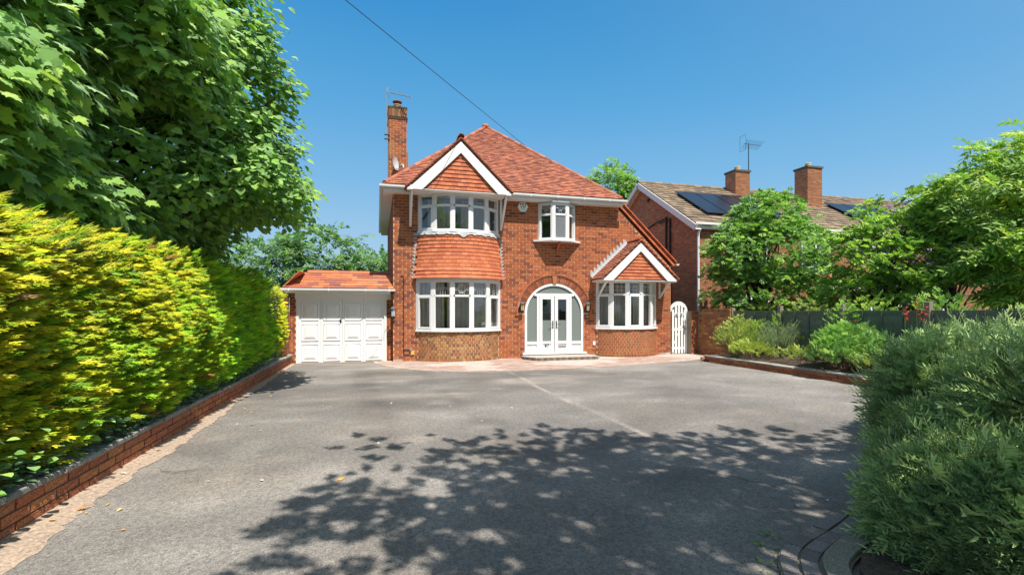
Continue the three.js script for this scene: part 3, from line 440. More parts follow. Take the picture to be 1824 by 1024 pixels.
{ // small bay by the gate with its own tiled gable
  const B = { cx: 8.15, R: 1.36, half: .94, n: 5 }, zc = F - B.R * Math.cos(B.half), R0 = B.R + .03;
  const s = []; for (let i = 0; i <= 28; i++) { const a = -B.half + 2 * B.half * i / 28; s.push(V(B.cx + R0 * Math.sin(a), 0, zc + R0 * Math.cos(a))); }
  const m = new MB(); for (let i = 0; i < 28; i++) { const p = s[i], q = s[i + 1]; m.quad(p, q, q.clone().setY(.93), p.clone().setY(.93)); m.quad(p.clone().setY(.93), q.clone().setY(.93), V(q.x, .93, F - .1), V(p.x, .93, F - .1)); }
  const base = m.build('bay_base', mortarM, house), rnd = RND(71), geos = [0, 1, 2].map((q) => new MB().obox(V(0, 0, 0), X, Y, Z, .103, .073, .04, null, [q * .4, q * .7]).geo()), mix = [buffMs[2], buffMs[0], redMs[0], redMs[4], buffMs[2], redMs[1], buffMs[6], buffMs[1]];
  for (let k = 0; k < 10; k++) for (let i = 0; i < 22 + (k % 2); i++) { const n = 22, step = 2 * B.half / n, a = -B.half + step * (i + (k % 2 ? 0 : .5)), r = R0 - .013 + (k < 1 ? .03 : 0); if (Math.abs(a) > B.half - .01) continue; const q = put('brick', geos[(i + k) % 3], mix[Math.floor(rnd() * 8)], base, V(B.cx + r * Math.sin(a), .03 + k * .0885 + .038, zc + r * Math.cos(a))); q.rotation.y = a; }
  const w = bow(house, { ...B, y0: .965, y1: 2.50, ty: 2.06, name: 'bay_window', lead: lattice, sash: [0, '0b', 4, '4b', '2b'] });
  const sl = new MB(); for (let k = 0; k < 5; k++) { const q = slab([w.P(k, .965, B.R + .10), w.P(k + 1, .965, B.R + .10), w.P(k + 1, .965, B.R - .12), w.P(k, .965, B.R - .12)], .045), k0 = sl.p.length / 3; sl.p.push(...q.p); sl.n.push(...q.n); sl.t.push(...q.t); sl.i.push(...q.i.map((v) => v + k0)); } sl.build('sill', whiteM, w.w);
  drape(house, 7.15, 9.15, .1, 2.45, F - .3, [[0, .3], [.36, .62], [.7, 1]], 13);
  // gable
  const zf = -14.16, gx = 8.24, foot = 1.28, y0 = 2.53, rise = 1.16;
  const gab = put('porch_gable', new THREE.ExtrudeGeometry(pathXY([[gx - 1.16, 2.55], [gx + 1.16, 2.55], [gx, 2.55 + 1.01]]), { depth: .1, bevelEnabled: false }), tileM(HUNG[5]), house, V(0, 0, zf - .18));
  tiles(gab, { o: V(gx, 2.56, zf - .075), along: X, up: Y, len: .98, span: (t) => { const h = 1.10 * (1 - t / .99); return [-h, h]; }, pal: HUNG, ms: hungMs, many: 200, seed: 73, gauge: .106, w: .20, tilt: .22, thick: .018 });
  for (const sgn of [-1, 1]) {
    const d = V(-sgn * foot, rise, 0).normalize(), nrm = V(sgn * d.y, Math.abs(d.x), 0), len = Math.hypot(foot, rise) + .01;
    put('bargeboard', barge(gx, foot, y0, rise, .19, sgn), boardM, gab, V(0, 0, zf - .02));
    const o = V(gx + sgn * (foot + .05), y0 - .03, 0).addScaledVector(nrm, .085), ln = len + .1, P = (t, z, e = 0) => o.clone().addScaledVector(d, t).addScaledVector(nrm, e).setZ(z), zb = F - .02;
    slab(sgn > 0 ? [P(0, zf + .03), P(0, zb), P(ln, zb), P(ln, zf + .03)] : [P(0, zb), P(0, zf + .03), P(ln, zf + .03), P(ln, zb)], .04).build('gable_roof', tileM(ROOF[2]), gab);
    tiles(gab, sgn > 0 ? { o: P(0, 0, .002), along: V(0, 0, -1), up: d, len: ln, span: () => [-zf - .06, -zb], pal: HUNG, seed: 75, thick: .026, tilt: .19 } : { o: P(0, 0, .002), along: Z, up: d, len: ln, span: () => [zb, zf + .06], pal: ROOF, ms: mats(ROOF, tileM), many: 120, seed: 76, thick: .026, tilt: .19 });
    const bx = gx + sgn * 1.16; new MB().box(bx - .03, bx + .03, 1.95, 2.5, F + .01, F + .055).bar(V(bx, 2.0, F + .05), V(bx, 2.49, zf - .12), .05, .06).build('bracket', boardM, gab);
    new MB().box(gx + sgn * (foot + .03) - .05, gx + sgn * (foot + .03) + .05, y0 - .06, y0 + .06, F, zf - .02).build('fascia', boardM, gab);
  }
  new MB().box(gx - 1.28, gx + 1.28, 2.50, 2.515, F + .02, zf - .02).build('soffit', boardM, gab);
  ridgeTiles(gab, V(gx, y0 + rise + .15, zf + .05), V(gx, y0 + rise + .15, F), .09, null, .3, 'ridge_tile', hungMs);
  const ld = new MB(), d = V(foot, rise, 0).normalize(), nn = V(-d.y, d.x, 0); // stepped lead where the little roof meets the wall
  for (let k = 0; k < 11; k++) { const p = V(gx - foot - .1, y0 + .10, F + .02).addScaledVector(d, k * .162).addScaledVector(nn, .05), q = p.clone().addScaledVector(d, .165); ld.quad(p.clone().addScaledVector(nn, -.07).add(V(0, 0, .03)), q.clone().addScaledVector(nn, -.07).add(V(0, 0, .03)), q.clone().addScaledVector(nn, .02), p.clone().addScaledVector(nn, .02)); ld.quad(p.clone().addScaledVector(nn, .02), q.clone().addScaledVector(nn, .02), V(p.x + .02, q.y + .10, F + .016), V(p.x - .01, q.y + .06, F + .016)); }
  ld.build('lead_flashing', std({ color: C(.60, .61, .62), roughness: .6, side: THREE.DoubleSide, map: rp(roughT, 2) }), gab);
}
// ---- arch of brick on end and the arched double doors
{
  const ring = (k, e) => { const t = Math.PI * k; return V(arch.x - (arch.r + e) * Math.cos(t), arch.y + (arch.top + e) * Math.sin(t), F); };
  const back = new MB(); for (let i = 0; i < 40; i++) { const a = ring(i / 40, 0), b = ring((i + 1) / 40, 0), c = ring((i + 1) / 40, .26), d = ring(i / 40, .26), f = (p) => p.clone().setZ(F + .003); back.quad(f(a), f(b), f(c), f(d)); }
  const ar = new MB(); back.i = back.i; const arc = back.build('brick_arch', std({ color: mortarM.color, map: mortarM.map, roughness: 1, side: THREE.DoubleSide }), house), n = 41, rnd = RND(81);
  for (let i = 0; i < n; i++) { if (Math.abs(i - 20) < 1) continue; const k = (i + .5) / n, p = ring(k, .115), q = ring(k + .004, .115), d = V().subVectors(q, p).normalize(), u = V(-d.y, d.x, 0); const m = put('arch_brick', new MB().obox(V(0, 0, 0), d, u, Z, .072, .20, .05, null, [rnd() * 3, rnd() * 3]).geo(), redMs[[5, 6, 0, 2, 5, 6, 4][i % 7]], arc, p.setZ(F - .005)); }
  put('keystone', (() => { const g = new THREE.ExtrudeGeometry(pathXY([[-.055, -.11], [.055, -.11], [.085, .16], [-.085, .16]]), { depth: .05, bevelEnabled: true, bevelSize: .006, bevelThickness: .006, bevelSegments: 1 }); return g; })(), tileM(C(.50, .17, .06)), arc, V(arch.x, arch.y + arch.top + .115, F - .01));
  const m2 = tileM(C(.52, .19, .075)); for (let i = 0; i < 46; i++) { const k = (i + .5) / 46, p = ring(k, .255), q = ring(k + .004, .255), d = V().subVectors(q, p).normalize(), u = V(-d.y, d.x, 0); for (const e of [0, .028]) put('label_tile', new MB().obox(V(0, 0, 0), d, u, Z, .086, .02, .06 + e, null, [rnd(), rnd()]).geo(), e ? m2 : hungMs[i % 6], arc, p.clone().addScaledVector(u, e).setZ(F + .015)); }
  for (const s of [-1, 1]) for (let k = 0; k < 3; k++) put('label_tile', new MB().box(-.05, .05, -.01, .01, -.04, .04).geo(), m2, arc, V(arch.x + s * (arch.r + .26 + k * .018 - .02), arch.y - .02 - k * .024, F + .02));
}
{
  const zf = F - .07, dm = house, fr = new MB(), x = arch.x, E = (k, e) => { const t = Math.PI * k; return V(x - (arch.r + e) * Math.cos(t), arch.y + (arch.top + e) * Math.sin(t), zf); };
  for (let i = 0; i < 36; i++) { const a = E(i / 36, 0), b = E((i + 1) / 36, 0), c = E((i + 1) / 36, -.075), d = E(i / 36, -.075), o = V(0, 0, .08); fr.quad(d.clone().add(o), c.clone().add(o), b.clone().add(o), a.clone().add(o)); fr.quad(c, d, d.clone().add(o), c.clone().add(o)); fr.quad(a, b, b.clone().add(o), a.clone().add(o)); }
  for (const s of [-1, 1]) { fr.box(x + s * arch.r, x + s * (arch.r - .075), .18, arch.y, zf, zf + .08); fr.box(x + s * .60, x + s * .53, .18, 2.04, zf, zf + .078); fr.box(x + s * .60, x + s * (arch.r - .075), .18, .25, zf, zf + .077); fr.box(x + s * .60, x + s * (arch.r - .075), .45, .53, zf, zf + .077); }
  const hw = archHalf(2.08, -.06); fr.box(x - hw, x + hw, 2.0, 2.085, zf, zf + .079); fr.box(x - arch.r - .09, x + arch.r + .09, .125, .18, zf - .05, zf + .17);
  const door = fr.build('front_door', whiteM, house);
  for (const s of [-1, 1]) { new MB().box(x + s * .60, x + s * (arch.r - .075), .25, .45, zf + .02, zf + .045).build('side_panel', whiteM, door); }
  new MB().box(x - arch.r, x + arch.r, .0, .12, F - .2, F + .02).build('threshold', mortarM, house);
  for (let k = 0; k < 17; k++) put('brick', new MB().box(-.054, .054, -.05, .05, -.02, .02).geo(), redMs[k % 5], house, V(x - .96 + k * .12, .062, F + .018));
  // arched side lights and fanlight
  const glaze = (pts, nm, m) => { const g = new THREE.ShapeGeometry(pathXY(pts)); put(nm, g, m, door, V(0, 0, zf + .035)); };
  const curve = (y0, y1, e, sgn, n = 10) => { const o = []; for (let i = 0; i <= n; i++) { const y = lerp(y0, y1, i / n); o.push([x + sgn * archHalf(y, e), y]); } return o; };
  for (const s of [-1, 1]) { const yt = 1.98, o = [[x + s * .60, .53], ...curve(.53, yt, -.07, s).map(([a, b]) => [s > 0 ? Math.max(a, x + .60) : Math.min(a, x - .60), b]), [x + s * .60, yt]]; glaze(s > 0 ? o : o.reverse(), 'pane', frostM); }
  const top = []; for (let i = 0; i <= 16; i++) { const t = Math.PI * i / 16; const yy = arch.y + (arch.top - .07) * Math.sin(t); if (yy >= 2.085) top.push([x + (arch.r - .07) * Math.cos(t), yy]); } top.push([x - archHalf(2.085, -.07), 2.085]); top.unshift([x + archHalf(2.085, -.07), 2.085]); glaze(top, 'pane', frostM);
  for (const s of [-1, 1]) { // two door leaves
    const a = x + s * .012, b = x + s * .52, lo = Math.min(a, b), hi = Math.max(a, b), lf = new MB(); lf.box(lo, lo + .105, .19, 1.995, zf + .02, zf + .085); lf.box(hi - .105, hi, .19, 1.995, zf + .02, zf + .085); lf.box(lo + .105, hi - .105, 1.90, 1.995, zf + .02, zf + .085); lf.box(lo + .105, hi - .105, .19, .27, zf + .02, zf + .085); lf.box(lo + .105, hi - .105, .46, .54, zf + .02, zf + .085); lf.box(lo + .105, hi - .105, .27, .46, zf + .03, zf + .06);
    const leaf = lf.build('door_leaf', whiteM, door);
    const W = hi - lo - .21, cx = (lo + hi) / 2; put('pane', new THREE.PlaneGeometry(W, 1.22 - .54), frostM, leaf, V(cx, .88, zf + .05)); put('pane', new THREE.PlaneGeometry(W, 1.90 - 1.22), glassM, leaf, V(cx, 1.56, zf + .05));
    const hx = x + s * .06, hd = new MB(); hd.box(hx - .018, hx + .018, .95, 1.20, zf + .085, zf + .097); hd.build('handle_plate', blackM, leaf); const lv = new MB(); lv.tube([V(hx, 1.09, zf + .09), V(hx, 1.09, zf + .14), V(hx + s * .03, 1.09, zf + .145), V(hx + s * .13, 1.085, zf + .14)], .009, .009, 6); lv.build('handle', blackM, leaf);
    if (s > 0) { const lb = new MB(); lb.box(cx - .13, cx + .13, .335, .405, zf + .06, zf + .075); lb.build('letterbox', steelM, leaf); }
  }
  // inside the hall: an inner timber door and a little window light beyond
  new MB().box(5.1, 5.72, .1, 2.1, -17.2, -17.15).build('inner_door', std({ color: C(.30, .14, .05), roughness: .5, map: rp(streakT, 1) }), house);
}
{
  const st = thing('door_step', 'low block-edged step in front of the arched white doors', 'step', [5.5, 0, -14.35]), g = pathXY([[4.42, 14.93], [4.36, 14.5], [4.62, 13.98], [6.62, 13.98], [6.75, 14.1], [6.7, 14.93]].map(([a, b]) => [a, b]));
  const e = new THREE.ExtrudeGeometry(g, { depth: .085, bevelEnabled: false }); e.rotateX(-Math.PI / 2); put('step_slab', e, std({ color: C(.60, .52, .45), map: rp(roughT, 2), bumpMap: rp(roughB, 2), bumpScale: .003, roughness: .95 }), st, V(0, .015, 0));
  const bm = [C(.22, .18, .14), C(.30, .24, .19), C(.18, .15, .12), C(.36, .27, .22)].map((c) => brickM(c)); for (let k = 0; k < 20; k++) put('edging_block', new MB().box(-.047, .047, -.05, .048, -.03, .03).geo(), bm[(k * 7) % 4], st, V(4.68 + k * .1, .055, -13.96));
  for (let k = 0; k < 6; k++) { const a = V(4.36, .055, -14.5), b = V(4.62, .055, -13.98), d = V().subVectors(b, a).normalize(); put('edging_block', new MB().obox(V(0, 0, 0), d, Y, V(-d.z, 0, d.x).negate(), .092, .098, .06).geo(), bm[k % 4], st, a.clone().addScaledVector(d, .04 + k * .096)); }
}
// ---- numerals
const font = await new FontLoader().loadAsync('fonts/droid/droid_sans_bold.typeface.json');
const text = (s, size, depth) => { const g = new TextGeometry(s, { font, size, depth, curveSegments: 4, bevelEnabled: false }); g.computeBoundingBox(); const b = g.boundingBox; g.translate(-(b.min.x + b.max.x) / 2, -(b.min.y + b.max.y) / 2, 0); return g; };
put('house_number', text('67', .10, .008), blackM, house, V(5.29, .40, F - .07 + .062));
// ---- pipes on the left pier, electric cable, bell, meter cap
{
  const p = new MB(), z = F + .03; p.tube([V(.66, 2.58, z), V(.72, 2.58, z), V(.74, 2.56, z), V(.74, .40, z), V(.76, .37, z), V(.93, .37, z)], .013, .013, 6); p.build('gas_pipe', blackM, house);
  const q = new MB(); q.tube([V(.75, .36, z), V(.75, .24, z), V(.78, .22, z), V(.97, .22, z)], .013, .013, 6); q.build('gas_pipe', blackM, house);
  new MB().box(.92, 1.0, .33, .42, F + .01, F + .06).build('stop_tap', greyMetalM, house); new MB().box(.96, 1.06, .21, .33, F + .01, F + .05).build('pipe_cover', std({ color: C(.75, .38, .10), roughness: .7 }), house);
  new MB().tube([V(5.92, 4.35, F + .012), V(5.92, 3.4, F + .012)], .004, .004, 4).build('cable', twigM, house);
  const jx = 6.70; put('doorbell', new RoundedBoxGeometry(.045, .11, .03, 1, .01), blackM, house, V(jx - .02, 1.33, F + .02)); new MB().box(jx - .032, jx - .008, 1.30, 1.36, F + .034, F + .038).build('doorbell_button', whiteM, house);
  put('socket_cover', new RoundedBoxGeometry(.09, .13, .05, 1, .012), whiteM, house, V(6.94, .45, F + .03));
}
// ---- chimney with pot, on the left slope
{
  const x0 = .40, x1 = 1.06, z0 = -19.9, z1 = -19.0, m = new MB(); m.box(x0, x1, 4.9, 8.86, z0, z1); const ch = m.build('chimney', mortarM, house);
  const dark = BUFF.slice(0, 3).concat(RED.slice(2, 8)), dm = mats(dark, brickM), sp = (a, b) => () => [[a, b]];
  bricks(ch, { origin: V(0, 0, z1), along: X, out: Z, y0: 5.0, y1: 8.80, spans: sp(x0 + .005, x1 - .005), pal: dark, ms: dm, many: 120, seed: 91 });
  bricks(ch, { origin: V(x0, 0, 0), along: Z, out: V(-1, 0, 0), y0: 5.0, y1: 8.80, spans: sp(z0, z1 - .005), pal: dark, seed: 92, plain: true }); bricks(ch, { origin: V(x1, 0, 0), along: V(0, 0, -1), out: X, y0: 5.0, y1: 8.80, spans: sp(-z1 + .005, -z0), pal: dark, seed: 93, plain: true });
  new MB().box(x0 - .03, x1 + .04, 8.80, 8.87, z0 - .03, z1 + .03).build('chimney_band', std({ color: C(.10, .08, .05), roughness: 1, map: rp(roughT, 2) }), ch);
  new MB().box(x0 - .012, x1 + .015, 8.87, 9.20, z0, z1 + .012).build('chimney_head', std({ color: C(.30, .17, .075), roughness: 1, map: rp(roughT, 1) }), ch);
  const bs = [C(.34, .11, .05), C(.42, .24, .10), C(.25, .13, .06), C(.40, .2, .09)].map((c) => brickM(c)); for (let k = 0; k < 6; k++) put('head_brick', new MB().box(-.048, .048, -.145, .145, -.02, .02).geo(), bs[(k * 3) % 4], ch, V(x0 + .06 + k * .11, 9.035, z1 + .018));
  new MB().box(x0 - .03, x1 + .03, 9.20, 9.27, z0 - .03, z1 + .03).build('chimney_cap', std({ color: C(.13, .10, .065), roughness: 1, map: rp(roughT, 2) }), ch);
  new MB().box(x1, x1 + .07, 6.9, 7.62, z0, z1 - .1).build('chimney_shoulder', brickM(dark[0]), ch); 
  put('chimney_pot', new THREE.LatheGeometry([[.13, 0], [.125, .16], [.15, .18], [.15, .20], [.12, .2], [.11, .02]].map(([a, b]) => new THREE.Vector2(a, b)), 16), std({ color: C(.50, .36, .2), roughness: .9 }), ch, V(.73, 9.26, -19.35));
  put('pot_cowl', new THREE.LatheGeometry([[.08, 0], [.11, .05], [.175, .11], [.18, .14], [.15, .145], [.10, .12], [0, .12]].map(([a, b]) => new THREE.Vector2(a, b)), 16), std({ color: C(.20, .06, .035), roughness: .8 }), ch, V(.73, 9.45, -19.35));
}
// ---- things fixed to the house
{
  const t = thing('television_aerial', 'long thin yagi aerial on the mast clamped to the tall brick chimney', 'aerial', [.33, 7.9, -19.0]), a = V(.30, 9.78, -18.98), b = V(1.2, 9.52, -18.6);
  new MB().tube([V(.31, 7.9, -18.98), V(.31, 8.7, -18.98), V(.33, 8.85, -18.98), V(.33, 9.95, -18.98)], .016, .014, 6).build('mast', greyMetalM, t);
  new MB().tube([a, b], .014, .014, 5).build('boom', steelM, t);
  for (let k = 0; k < 12; k++) { const c = a.clone().lerp(b, .18 + k * .072), d = V(.35, .05, -.93).normalize(); new MB().tube([c.clone().addScaledVector(d, -.10), c.clone().addScaledVector(d, .10)], .011, .011, 4).build('element', steelM, t); }
  for (const s of [-1, 1]) new MB().tube([a.clone().add(V(.02, 0, 0)), a.clone().add(V(.12, s * .22, -.05))], .006, .006, 4).build('reflector', greyMetalM, t);
  for (const y of [8.0, 8.16]) new MB().box(.24, .44, y - .01, y + .01, -19.02, -18.95).build('clamp', blackM, t);
}
{
  const t = thing('satellite_dish', 'grey satellite dish bolted to the foot of the tall chimney', 'dish', [.56, 6.6, -18.95]), g = new THREE.LatheGeometry([[0, 0], [.08, .006], [.16, .025], [.235, .06], [.24, .06], [.165, .018], [.08, -.004], [0, -.008]].map(([a, b]) => new THREE.Vector2(a, b)), 24); g.scale(.85, 1, 1.2); g.rotateX(Math.PI / 2); 
  const d = put('reflector', g, std({ color: C(.42, .43, .44), roughness: .5, side: THREE.DoubleSide }), t, V(.60, 7.02, -18.72)); d.rotation.set(-.35, .95, 0);
  new MB().tube([V(.56, 6.85, -18.98), V(.56, 6.85, -18.8), V(.60, 7.0, -18.74)], .02, .02, 6).build('mount', greyMetalM, t); new MB().tube([V(.62, 6.82, -18.7), V(.95, 6.82, -18.5)], .012, .012, 5).build('arm', greyMetalM, t); new MB().tube([V(.92, 6.82, -18.51), V(.92, 6.92, -18.53), V(.86, 6.95, -18.56)], .03, .035, 7).build('receiver', std({ color: C(.5, .5, .5), roughness: .4 }), t);
  const cb = []; for (let i = 0; i <= 12; i++) { const a = -Math.PI * i / 12; cb.push(V(.88 + .08 * Math.cos(a), 6.82 + .12 * Math.sin(a), -18.6)); } new MB().tube(cb, .007, .007, 4).build('cable', blackM, t);
}
{ // alarm box
  const t = thing('alarm_box', 'white six-sided alarm box with blue lens under the eaves gutter', 'alarm', [4.46, 4.86, F + .01]), s = pathXY([[-.10, .16], [.10, .16], [.19, 0], [.09, -.17], [-.09, -.17], [-.19, 0]]), g = new THREE.ExtrudeGeometry(s, { depth: .05, bevelEnabled: true, bevelSize: .012, bevelThickness: .012, bevelSegments: 2 });
  g.scale(.86, .86, 1); put('cover', g, phy({ color: C(.74, .72, .66), roughness: .35 }), t, V(4.46, 4.83, F + .02));
  const pm = [blackM, std({ color: C(.16, .17, .10), roughness: .6 })]; for (const [x0, x1, y0, y1, k] of [[-.10, -.055, .07, .115, 0], [-.03, .03, .06, .115, 1], [.07, .095, .02, .12, 0], [-.10, .03, .03, .045, 0], [-.08, -.03, -.03, .0, 1], [-.01, .08, -.03, .0, 1], [-.06, .05, -.09, -.075, 1]]) put('print', new MB().box(x0, x1, y0, y1, 0, .002).geo(), pm[k], t, V(4.46, 4.83, F + .083));
  put('lens', new THREE.ExtrudeGeometry(pathXY([[-.075, 0], [.075, 0], [.06, -.05], [-.06, -.05]]), { depth: .05, bevelEnabled: false }), std({ color: C(.01, .025, .09), roughness: .2 }), t, V(4.46, 4.672, F + .02));
}
function lantern(label, x, y, z, glow) {
  const t = thing('wall_lantern', label, 'lantern', [x, y - .25, z], 'black wall lanterns'), P = V(x, y, z + .13), hex = (r, h, r2) => new THREE.CylinderGeometry(r2 ?? r, r, h, 6);
  put('back_plate', new RoundedBoxGeometry(.09, .18, .02, 1, .008), blackM, t, V(x, y - .02, z + .012)); put('glass', hex(.060, .21), glow, t, P.clone());
  for (let k = 0; k < 6; k++) { const a = k / 6 * 6.2832; new MB().box(-.007, .007, -.115, .115, -.007, .007).build; put('glazing_bar', new THREE.BoxGeometry(.012, .225, .012), blackM, t, V(P.x + .064 * Math.sin(a), P.y, P.z + .064 * Math.cos(a))); }
  put('roof', hex(.10, .06, .035), std({ color: C(.10, .105, .11), roughness: .4 }), t, P.clone().add(V(0, .145, 0))); put('finial', new THREE.SphereGeometry(.022, 8, 6), blackM, t, P.clone().add(V(0, .19, 0)));
  put('base', hex(.03, .05, .068), blackM, t, P.clone().add(V(0, -.135, 0))); put('base_finial', new THREE.ConeGeometry(.025, .05, 8).rotateX(Math.PI), blackM, t, P.clone().add(V(0, -.18, 0)));
  new MB().tube([V(x, y - .09, z + .01), V(x, y - .16, z + .05), V(x, y - .16, z + .12)], .012, .012, 6).build('arm', blackM, t);
}
const creamGlass = phy({ color: C(.72, .62, .38), roughness: .35, transmission: .3, thickness: 0 }), paleGlass = phy({ color: C(.72, .75, .78), roughness: .3, transmission: .3, thickness: 0 });
lantern('black wall lantern with clear glass beside the white garage door', .44, 1.47, F, paleGlass);
lantern('black cream-glass lantern at the springing of the arch facing the large curved bay', arch.x - 1.13, 1.64, F, creamGlass);
lantern('black cream-glass lantern between the arch and the small gabled bay, above the doorbell', arch.x + 1.13, 1.64, F, creamGlass);

// ------------------------------------------------------------------ garage
{
  const G = -15.25, g = thing('garage', 'attached garage with white panelled up-and-over door and low orange tiled roof', 'garage', [-1, 0, -16]);
  const wl = new MB(); wl.box(-2.44, -2.27, 0, 2.1, -19, G + .02); wl.box(-2.44, .45, 0, 2.1, -19.2, -19); wl.box(-2.27, .45, 2.02, 2.10, -19, -15.5); const wall = wl.build('wall', mortarM, g);
  bricks(wall, { origin: V(0, 0, G + .02), along: X, out: Z, y0: 0, y1: 2.1, spans: () => [[-2.44, -2.275]], pal: RED, ms: redMs, many: 60, seed: 101, module: .17 });
  bricks(wall, { origin: V(-2.44, 0, 0), along: Z, out: V(-1, 0, 0), y0: 0, y1: 2.1, spans: () => [[-19, G]], pal: RED, seed: 102, plain: true });
  { const sw = new MB().box(-2.66, -2.46, 0, 1.92, -15.2, -14.25).build('side_wall', mortarM, g); bricks(sw, { origin: V(-2.46, 0, 0), along: V(0, 0, -1), out: X, y0: .0, y1: 1.92, spans: () => [[14.26, 15.2]], pal: RED, ms: redMs, many: 80, seed: 106 }); bricks(sw, { origin: V(0, 0, -14.25), along: X, out: Z, y0: 0, y1: 1.92, spans: () => [[-2.655, -2.465]], pal: RED, seed: 107, plain: true }); }
  const fr = new MB(); fr.box(-2.27, -2.20, 0, 1.87, G - .06, G + .03); fr.box(.19, .26, 0, 1.87, G - .06, G + .03); fr.box(-2.30, .38, 1.87, 2.05, G - .06, G + .035); fr.build('door_frame', boardM, g);
  bricks(put('pier', new MB().box(.26, .45, 0, 2.1, G - .1, G - .02).geo(), mortarM, g, V(0, 0, 0)), { origin: V(0, 0, G - .02), along: X, out: Z, y0: 0, y1: 1.87, spans: () => [[.265, .445]], pal: RED, seed: 103, plain: true });
  const dr = put('garage_door', new MB().box(-2.20, .19, .01, 1.87, G - .05, G - .02).geo(), phy({ color: C(.74, .74, .73), roughness: .35 }), g, V(0, 0, 0));
  const wm = phy({ color: C(.74, .74, .73), roughness: .35 }), cw = 2.39 / 4;
  for (let i = 0; i < 4; i++) for (let j = 0; j < 3; j++) { // fielded panels: recess frame and raised bevelled centre
    const cx = -2.20 + (i + .5) * cw, cy = .30 + j * .60, w = .40, h = .44, f = new MB(), z0 = G - .02, z1 = G - .004, q = (s, t, z) => V(cx + s, cy + t, z);
    const ringq = (a, b, za, zb) => { for (const [s0, t0, s1, t1] of [[-1, -1, 1, -1], [1, -1, 1, 1], [1, 1, -1, 1], [-1, 1, -1, -1]]) f.quad(q(s0 * a[0], t0 * a[1], za), q(s1 * a[0], t1 * a[1], za), q(s1 * b[0], t1 * b[1], zb), q(s0 * b[0], t0 * b[1], zb)); };
    ringq([w / 2 + .045, h / 2 + .045], [w / 2 + .022, h / 2 + .022], z0, z0 + .024); ringq([w / 2 + .022, h / 2 + .022], [w / 2, h / 2], z0 + .024, z0 + .002); ringq([w / 2, h / 2], [w / 2 - .09, h / 2 - .08], z0 + .002, z0 + .03);
    f.quad(q(-w / 2 + .09, -h / 2 + .08, z0 + .03), q(w / 2 - .09, -h / 2 + .08, z0 + .03), q(w / 2 - .09, h / 2 - .08, z0 + .03), q(-w / 2 + .09, h / 2 - .08, z0 + .03)); f.build('door_panel', wm, dr);
  }
  for (let i = 1; i < 4; i++) new MB().box(-2.20 + i * cw - .004, -2.20 + i * cw + .004, .01, 1.87, G - .021, G - .016).build('door_joint', std({ color: C(.35, .35, .35), roughness: .6 }), dr);
  const h = new MB(); h.box(-1.08, -1.03, 1.17, 1.28, G - .02, G - .008); h.build('handle_plate', blackM, dr); new MB().tube([V(-1.055, 1.22, G - .01), V(-1.055, 1.22, G + .03), V(-1.10, 1.21, G + .034)], .008, .008, 6).build('handle', blackM, dr);
  // roof: shallow hipped slope behind a fascia and gutter
  const e0 = V(-2.58, 2.16, -14.84), e1 = V(.46, 2.16, -14.84), r0 = V(-2.04, 2.74, -16.2), r1 = V(.46, 2.74, -16.2), rf = slab([e0, e1, r1, r0], .05), rb = rf.build('roof', gtileMs[1], g);
  slab([V(-2.58, 2.16, -19.1), e0, r0, V(-2.04, 2.74, -18.9)], .05).build('roof_slope', gtileMs[1], rb); new MB().box(-2.04, .45, 2.6, 2.70, -18.9, -16.15).build('flat_roof', greyMetalM, rb);
  const up = V().subVectors(V(0, 2.74, -16.2), V(0, 2.16, -14.84)), L = up.length(); up.normalize();
  tiles(rb, { o: V(0, 2.16, -14.84), along: X, up, len: L - .19, span: (s) => [lerp(-2.58, -2.04, s / L), .45], pal: GTILE, ms: gtileMs, many: 200, seed: 104, gauge: .21, w: .30, thick: .02, tilt: .07, jit: .008 });
  const s2 = V(.54, .58, 0).normalize(); tiles(rb, { o: V(-2.58, 2.16, 0), along: Z, up: s2, len: .42, span: () => [-19, -14.9], pal: GTILE, seed: 105, gauge: .2, w: .27, thick: .02, tilt: .07 });
  for (let k = 0; k < 8; k++) put('ridge_tile', new MB().obox(V(0, 0, 0), X, up, V().crossVectors(X, up).normalize(), .297, .26, .03, null, [k * .3, 0]).geo(), gtileMs[k % 4 === 3 ? 3 : 1], rb, V(-1.90 + k * .302, 2.70, -16.08).add(V(0, .02, 0)));
  ridgeTiles(rb, V(-2.56, 2.17, -14.87), V(-2.06, 2.68, -16.13), .045, null, .36, 'hip_tile', gtileMs);
  new MB().box(-2.50, .42, 2.03, 2.14, -14.94, -14.91).build('fascia', boardM, g); new MB().box(-2.50, .42, 2.035, 2.05, G + .035, -14.94).build('soffit', boardM, g); new MB().box(-2.53, -2.50, 2.03, 2.14, -19, -14.91).build('side_fascia', boardM, g);
  const gs = new THREE.ExtrudeGeometry(pathXY([[-.05, .03], [-.045, -.02], [-.02, -.04], [.02, -.04], [.045, -.02], [.05, .03], [.04, .03], [.035, -.015], [.015, -.03], [-.015, -.03], [-.035, -.015], [-.04, .03]]), { depth: 3.14, bevelEnabled: false }); gs.rotateY(Math.PI / 2); put('gutter', gs, whiteM, g, V(-2.64, 2.13, -14.855));
  for (const x of [-2.4, -1.35, -.35, .33]) put('gutter_clip', new MB().box(-.012, .012, -.046, .036, -.056, .056).geo(), whiteM, g, V(x, 2.13, -14.855));
  new MB().tube([V(.40, 2.10, -14.87), V(.40, 2.02, -14.90)], .03, .03, 8).build('outlet', blackM, g);
}
